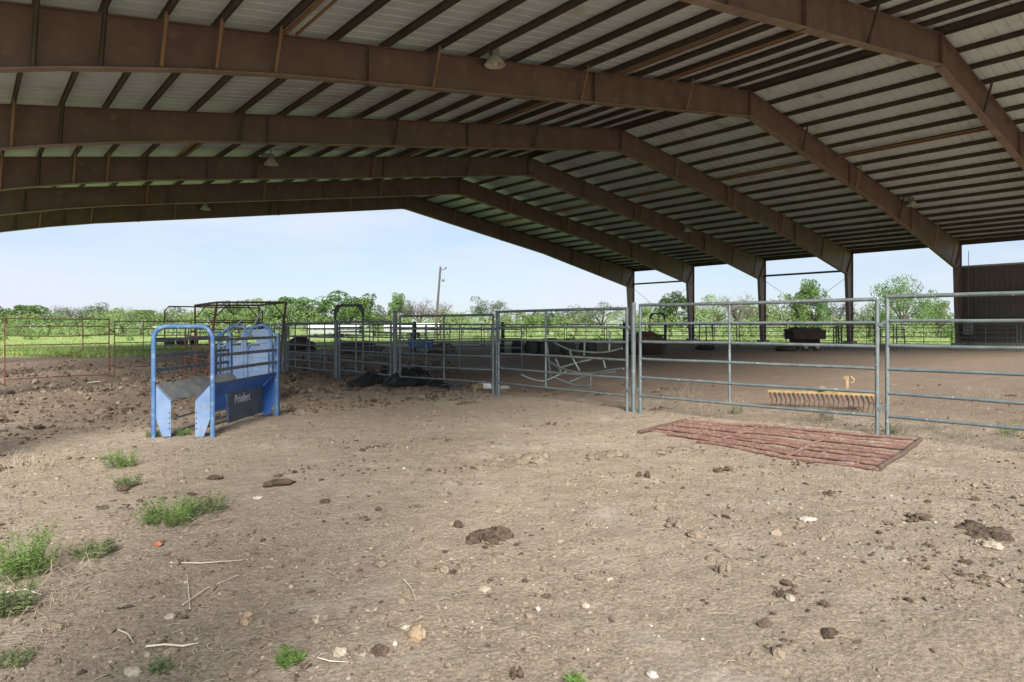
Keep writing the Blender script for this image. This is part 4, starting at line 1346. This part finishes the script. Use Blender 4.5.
# ---------------------------------------------------------------- single clods, stones, sticks
def lump(px, py, w, hgt_, mt, label, cat, name, seed, grp=None, amp=.45, n=1):
    x, y = spot(px, py)
    m = MB()
    rnd = random.Random(seed)
    if n == 1:
        m.blob((0, 0, 0), (w, w * .75, hgt_), seed, 4, amp, 1.7, squash=.5, rz=rnd.uniform(0, 3))
    else:
        for i in range(n):
            a = rnd.uniform(0, 6.28); q = rnd.random() ** .5 * w
            r = w * rnd.uniform(.10, .34)
            m.blob((math.cos(a) * q, math.sin(a) * q * .6, 0), (r, r * .8, hgt_ * rnd.uniform(.5, 1)), seed + i * .7, 3, .6, 2.0, squash=.5, rz=a)
    o = m.build(name, mt); o.location = (x, y, hz(x, y) + hgt_ * .25)
    tag(o, label, cat, grp)
GD, GS, GC = 'lumps of dried manure on the dirt', 'stones on the dirt', 'dirt clods on the ground'
lump(487, 535, .19, .05, M['dung'], 'large dark broken dung pat in the middle foreground', 'dung', 'dung_pat', 1, GD, n=20)
lump(279, 487, .13, .025, M['dung'], 'thin flat dark dung strip left of the middle foreground', 'dung', 'dung_pat', 2, GD)
lump(325, 503, .05, .022, M['dung'], 'small oval dung lump right of the flat dark strip', 'dung', 'dung_pat', 3, GD)
lump(417, 635, .057, .045, M['tanstone'], 'largest tan stone at the bottom of the middle foreground', 'stone', 'stone', 4, GS, .3)
lump(380, 650, .038, .03, M['dung'], 'brown lump left of the largest tan stone', 'dung', 'dung_pat', 5, GD)
lump(340, 654, .034, .028, M['stone'], 'round buff stone left of the brown lump at the bottom', 'stone', 'stone', 6, GS, .25)
lump(395, 643, .018, .014, M['whitestone'], 'small white stone touching the largest tan stone', 'stone', 'stone', 7, GS, .25)
lump(464, 565, .062, .035, M['clod'], 'grey clod below the large broken dung pat', 'clod', 'clod', 8, GC)
lump(443, 566, .055, .03, M['clod'], 'brown clod left of the grey one below the dung pat', 'clod', 'clod', 9, GC)
lump(485, 586, .042, .02, M['stone'], 'flat grey stone right below the pair of clods', 'stone', 'stone', 10, GS, .25)
lump(380, 559, .055, .022, M['clod'], 'flat brown clod left of the pair of clods', 'clod', 'clod', 11, GC)
lump(458, 522, .05, .028, M['dung'], 'small dark clod just above left of the large dung pat', 'dung', 'dung_pat', 12, GD)
lump(520, 462, .36, .05, M['clod'], 'spread of broken clods in front of the near fence', 'clod', 'clod_patch', 13, GC, n=34)
lump(606, 457, .26, .04, M['clod'], 'spread of broken clods left of the flat red gate', 'clod', 'clod_patch', 14, GC, n=26)
lump(512, 676, .05, .04, M['dung'], 'dark crumbly dung at the bottom edge', 'dung', 'dung_pat', 15, GD, n=6)
lump(645, 477, .10, .05, M['dung'], 'upright dark clod below the left corner of the red gate', 'dung', 'dung_pat', 16, GD, n=4)
lump(724, 467, .13, .04, M['dung'], 'dark dung in front of the flat red gate', 'dung', 'dung_pat', 17, GD, n=6)
lump(676, 521, .12, .03, M['clod'], 'brown crumbled clods right of the middle', 'clod', 'clod_patch', 18, GC, n=10)
lump(695, 534, .06, .035, M['clod'], 'single brown clod just below the crumbled ones', 'clod', 'clod', 19, GC)
lump(722, 572, .06, .05, M['clod'], 'tall rough clod in the right foreground', 'clod', 'clod', 20, GC, n=4)
lump(710, 558, .035, .02, M['clod'], 'small flat clod above the tall rough one', 'clod', 'clod', 21, GC)
lump(807, 519, .065, .014, M['whitestone'], 'flat white stone in the right foreground', 'stone', 'stone', 22, GS, .5)
lump(915, 516, .14, .035, M['dung'], 'dark dung pat at the right, left of the larger spread', 'dung', 'dung_pat', 23, GD, n=7)
lump(985, 530, .25, .035, M['dung'], 'wide spread of dark dung near the right edge', 'dung', 'dung_pat', 24, GD, n=26)
lump(992, 549, .07, .03, M['stone'], 'buff flat stone under the dung spread near the right edge', 'stone', 'stone', 25, GS, .3)
lump(895, 525, .06, .02, M['clod'], 'flat clod left of the dark dung at the right', 'clod', 'clod', 26, GC)
lump(134, 668, .042, .022, M['stone'], 'pale wedge stone at the lower left', 'stone', 'stone', 27, GS, .3)
lump(248, 612, .03, .022, M['tanstone'], 'buff stone in the cluster at the lower left, upper one', 'stone', 'stone', 28, GS, .3)
lump(245, 619, .03, .02, M['tanstone'], 'buff stone in the cluster at the lower left, lower one', 'stone', 'stone', 29, GS, .3)
lump(585, 601, .028, .02, M['stone'], 'small pale stone right of the middle foreground', 'stone', 'stone', 30, GS, .3)
lump(258, 502, .04, .02, M['whitestone'], 'whitish stone left of the flat dark dung strip', 'stone', 'stone', 31, GS, .3)
lump(170, 612, .03, .018, M['stone'], 'little grey stone beside the black scrap', 'stone', 'stone', 32, GS, .3)
lump(215, 482, .08, .03, M['dung'], 'dark clod right of the wide green weed', 'dung', 'dung_pat', 33, GD)
lump(123, 491, .07, .04, M['dung'], 'dark clod at the foot of the small left weed', 'dung', 'dung_pat', 34, GD)
lump(652, 668, .028, .015, M['whitestone'], 'small whitish stone at the bottom right of centre', 'stone', 'stone', 35, GS, .3)
lump(790, 600, .03, .02, M['stone'], 'small pale stone in the right foreground', 'stone', 'stone', 36, GS, .3)
lump(350, 377 + 14, .22, .05, M['dung'], 'dark dung spread right of the blue chute', 'dung', 'dung_pat', 37, GD, n=20)
lump(158, 543, .035, .018, M['orange'], 'crumpled orange scrap below the wide green weed', 'scrap', 'orange_scrap', 38, None, .6)
x, y = spot(126, 604)
m = MB(); m.slab([(-.03, -.012, .012), (.03, -.01, .02), (.028, .015, .016), (-.025, .012, .008)], .004); m.slab([(-.05, -.008, .008), (-.03, -.008, .012), (-.03, .008, .012), (-.05, .006, .006)], .004)
o = m.build('black_scrap', M['black']); o.location = (x, y, hz(x, y)); o.rotation_euler = (0, 0, -.4)
tag(o, 'small black plastic scrap at the lower left', 'scrap')
x, y = spot(92, 417 - 37)
m = MB(); m.slab([(-.14, -.06, .03), (.16, -.03, .06), (.15, .06, .05), (-.12, .05, .02)], .01)
o = m.build('white_scrap', M['white']); o.location = (*spot(93, 384), hz(*spot(93, 384)))
tag(o, 'white scrap on the dirt in front of the far left rusty panel', 'scrap')
def stick(pxs, r, label, lift=.012):
    P = [Vector((*spot(*p), 0)) for p in pxs]
    c = P[0].copy()
    m = MB(); m.tube([Vector((p.x - c.x, p.y - c.y, hz(p.x, p.y) + lift + .004 * (i % 2))) for i, p in enumerate(P)], [r] * (len(P) - 1) + [r * .5], 6)
    o = m.build('stick', M['stick']); o.location = c
    tag(o, label, 'stick', 'bleached sticks on the dirt')
stick([(146, 643), (165, 642), (183, 643), (198, 641)], .0055, 'pale straight stick lying at the lower left')
stick([(183, 600), (205, 585), (238, 571)], .004, 'long thin stick slanting right of the black scrap')
stick([(170, 562), (200, 561), (243, 556)], .004, 'long thin stick lying below the wide green weed')
stick([(190, 603), (189, 590), (187, 572)], .003, 'short thin stick crossing the slanting one')
stick([(404, 578), (412, 588), (416, 600)], .003, 'hooked twig below the clods in the middle foreground')
stick([(118, 627), (128, 633), (134, 640)], .003, 'short twig above the pale straight stick')
stick([(0, 592), (25, 588), (50, 597)], .004, 'bent stick under the tall green weed at the left edge')
stick([(318, 658), (330, 662), (349, 663)], .003, 'short straw coloured twig at the bottom left of centre')

# ---------------------------------------------------------------- weeds
def weed(px, py, rad, h, n, mt, label, seed, grp='green weeds on the dirt', dry=False, leaf=.016):
    x, y = spot(px, py)
    rnd = random.Random(seed)
    t_ = MB(); lf = []
    vs_ = []; fs_ = []
    for i in range(n):
        a = rnd.uniform(0, 6.28); q = rnd.random() ** .6 * rad
        b0 = Vector((math.cos(a) * q * .6, math.sin(a) * q * .6, 0))
        hh = h * rnd.uniform(.35, 1.0)
        lean = Vector((math.cos(a), math.sin(a), 0)) * rnd.uniform(.1, .7) * hh + Vector((rnd.uniform(-.1, .1), rnd.uniform(-.1, .1), 0)) * h
        P = [b0, b0 + lean * .35 + Vector((0, 0, hh * .55)), b0 + lean + Vector((0, 0, hh))]
        t_.tube(P, [.0022, .0016, .0008] if not dry else [.003, .002, .001], 3, False)
        if dry:
            for _ in range(3):
                s = P[1].lerp(P[2], rnd.random()); e = s + Vector((rnd.uniform(-.1, .1), rnd.uniform(-.1, .1), rnd.uniform(.0, .12) * min(1, h * 5)))
                t_.tube([s, e], [.0015, .0008], 3, False)
        else:
            for k in range(rnd.randint(14, 22)):
                f_ = rnd.uniform(.12, 1)
                p = P[0].lerp(P[1], f_ * 2) if f_ < .5 else P[1].lerp(P[2], f_ * 2 - 1)
                d = Vector((rnd.gauss(0, 1), rnd.gauss(0, 1), rnd.uniform(-.1, 1))).normalized()
                s = leaf * rnd.uniform(.6, 1.6)
                w_ = d.orthogonal().normalized() * s * .16
                k0 = len(vs_)
                vs_ += [p, p + d * s + w_, p + d * s * 2, p + d * s - w_]
                fs_.append((k0, k0 + 1, k0 + 2, k0 + 3))
    if not dry:
        ds = MB()
        for i in range(n // 4 + 3):
            a = rnd.uniform(0, 6.28); q = rnd.random() ** .5 * rad * 1.3
            p0_ = Vector((math.cos(a) * q, math.sin(a) * q, 0)); b_ = a + rnd.uniform(-1.5, 1.5); l_ = rad * rnd.uniform(.3, .8)
            ds.tube([p0_, p0_ + Vector((math.cos(b_) * l_ * .5, math.sin(b_) * l_ * .5, h * rnd.uniform(.05, .5))), p0_ + Vector((math.cos(b_) * l_, math.sin(b_) * l_, h * rnd.uniform(0, .4)))], [.002, .0015, .001], 3, False)
    o = empty('weed', (x, y, hz(x, y)))
    tag(o, label, 'weed', grp)
    t_.build('stems', mt if dry else M['weed2'], o)
    if vs_:
        m = MB(); m.add(vs_, fs_); m.build('leaves', mt, o)
        ds.build('dry_stems', M['straw'], o)
weed(20, 575, .26, .26, 90, M['weed'], 'tallest feathery green weed at the left edge', 1)
weed(8, 610, .16, .17, 50, M['weed2'], 'grassy tuft below the tallest weed at the left edge', 2)
weed(170, 525, .30, .20, 70, M['weed'], 'wide feathery green weed, brightest in the left foreground', 3)
weed(205, 513, .25, .13, 45, M['weed2'], 'low trailing right side of the wide green weed', 4)
weed(120, 470, .22, .20, 40, M['weed'], 'small green weed in front of the blue chute', 5)
weed(126, 488, .14, .14, 26, M['weed2'], 'little green weed just below the one in front of the chute', 6)
weed(92, 556, .18, .09, 34, M['weed2'], 'low dull green weed between the left edge and the wide weed', 7)
weed(290, 662, .09, .06, 26, M['weed'], 'small round green weed at the bottom left of centre', 8, leaf=.012)
weed(160, 668, .07, .05, 18, M['weed2'], 'tiny dull weed at the bottom left', 9, leaf=.010)
weed(575, 682, .012, .06, 14, M['weed'], 'tiny green sprout at the bottom edge', 10)
weed(155, 437, .18, .10, 22, M['weed2'], 'low weed at the left foot of the blue chute', 11)
weed(184, 436, .18, .10, 22, M['weed'], 'low weed between the front plates of the blue chute', 12)
weed(15, 660, .12, .05, 22, M['weed2'], 'flat dull weed in the lower left corner', 13, leaf=.010)
GDW = 'dry weed stalks along the near fence'
weed(690, 415, .25, .55, 16, M['straw'], 'dry stalks behind the left end of the flat red gate', 21, GDW, True)
weed(715, 417, .4, .25, 30, M['straw'], 'low dry weeds behind the middle of the red gate', 22, GDW, True)
weed(735, 416, .2, .2, 16, M['weed2'], 'small green weed behind the middle of the red gate', 23, GDW)
weed(815, 425, .28, .42, 22, M['straw'], 'tall dry tuft in front of the yellow rake', 24, GDW, True)
weed(828, 424, .18, .18, 14, M['weed2'], 'green sprig in the dry tuft before the rake', 25, GDW)
weed(930, 432, .35, .26, 30, M['straw'], 'dry tuft right of the paired grey uprights', 26, GDW, True)
weed(962, 440, .3, .30, 20, M['straw'], 'taller dry tuft further right of the paired uprights', 27, GDW, True)
weed(1012, 438, .3, .2, 22, M['weed'], 'green and dry tuft at the right edge', 28, GDW)
weed(985, 402, .7, .35, 50, M['straw'], 'wide dry weeds behind the rightmost panel', 29, GDW, True)
weed(895, 436, .25, .2, 18, M['weed2'], 'low weed beside the right corner of the red gate', 30, GDW)
weed(775, 430, .4, .12, 26, M['straw'], 'flattened dry weeds behind the right half of the red gate', 31, GDW, True)
weed(60, 600, .3, .035, 26, M['straw'], 'flattened dry grass at the left between the weeds', 32, GDW, True)
weed(30, 470, .5, .16, 36, M['straw'], 'sparse dry stalks at the left edge, far in front of the rusty panels', 33, GDW, True)
weed(225, 650, .25, .02, 26, M['straw'], 'flattened pale straw patch at the lower left', 34, GDW, True)
weed(40, 640, .3, .03, 26, M['straw'], 'flattened straw patch in the lower left corner', 35, GDW, True)
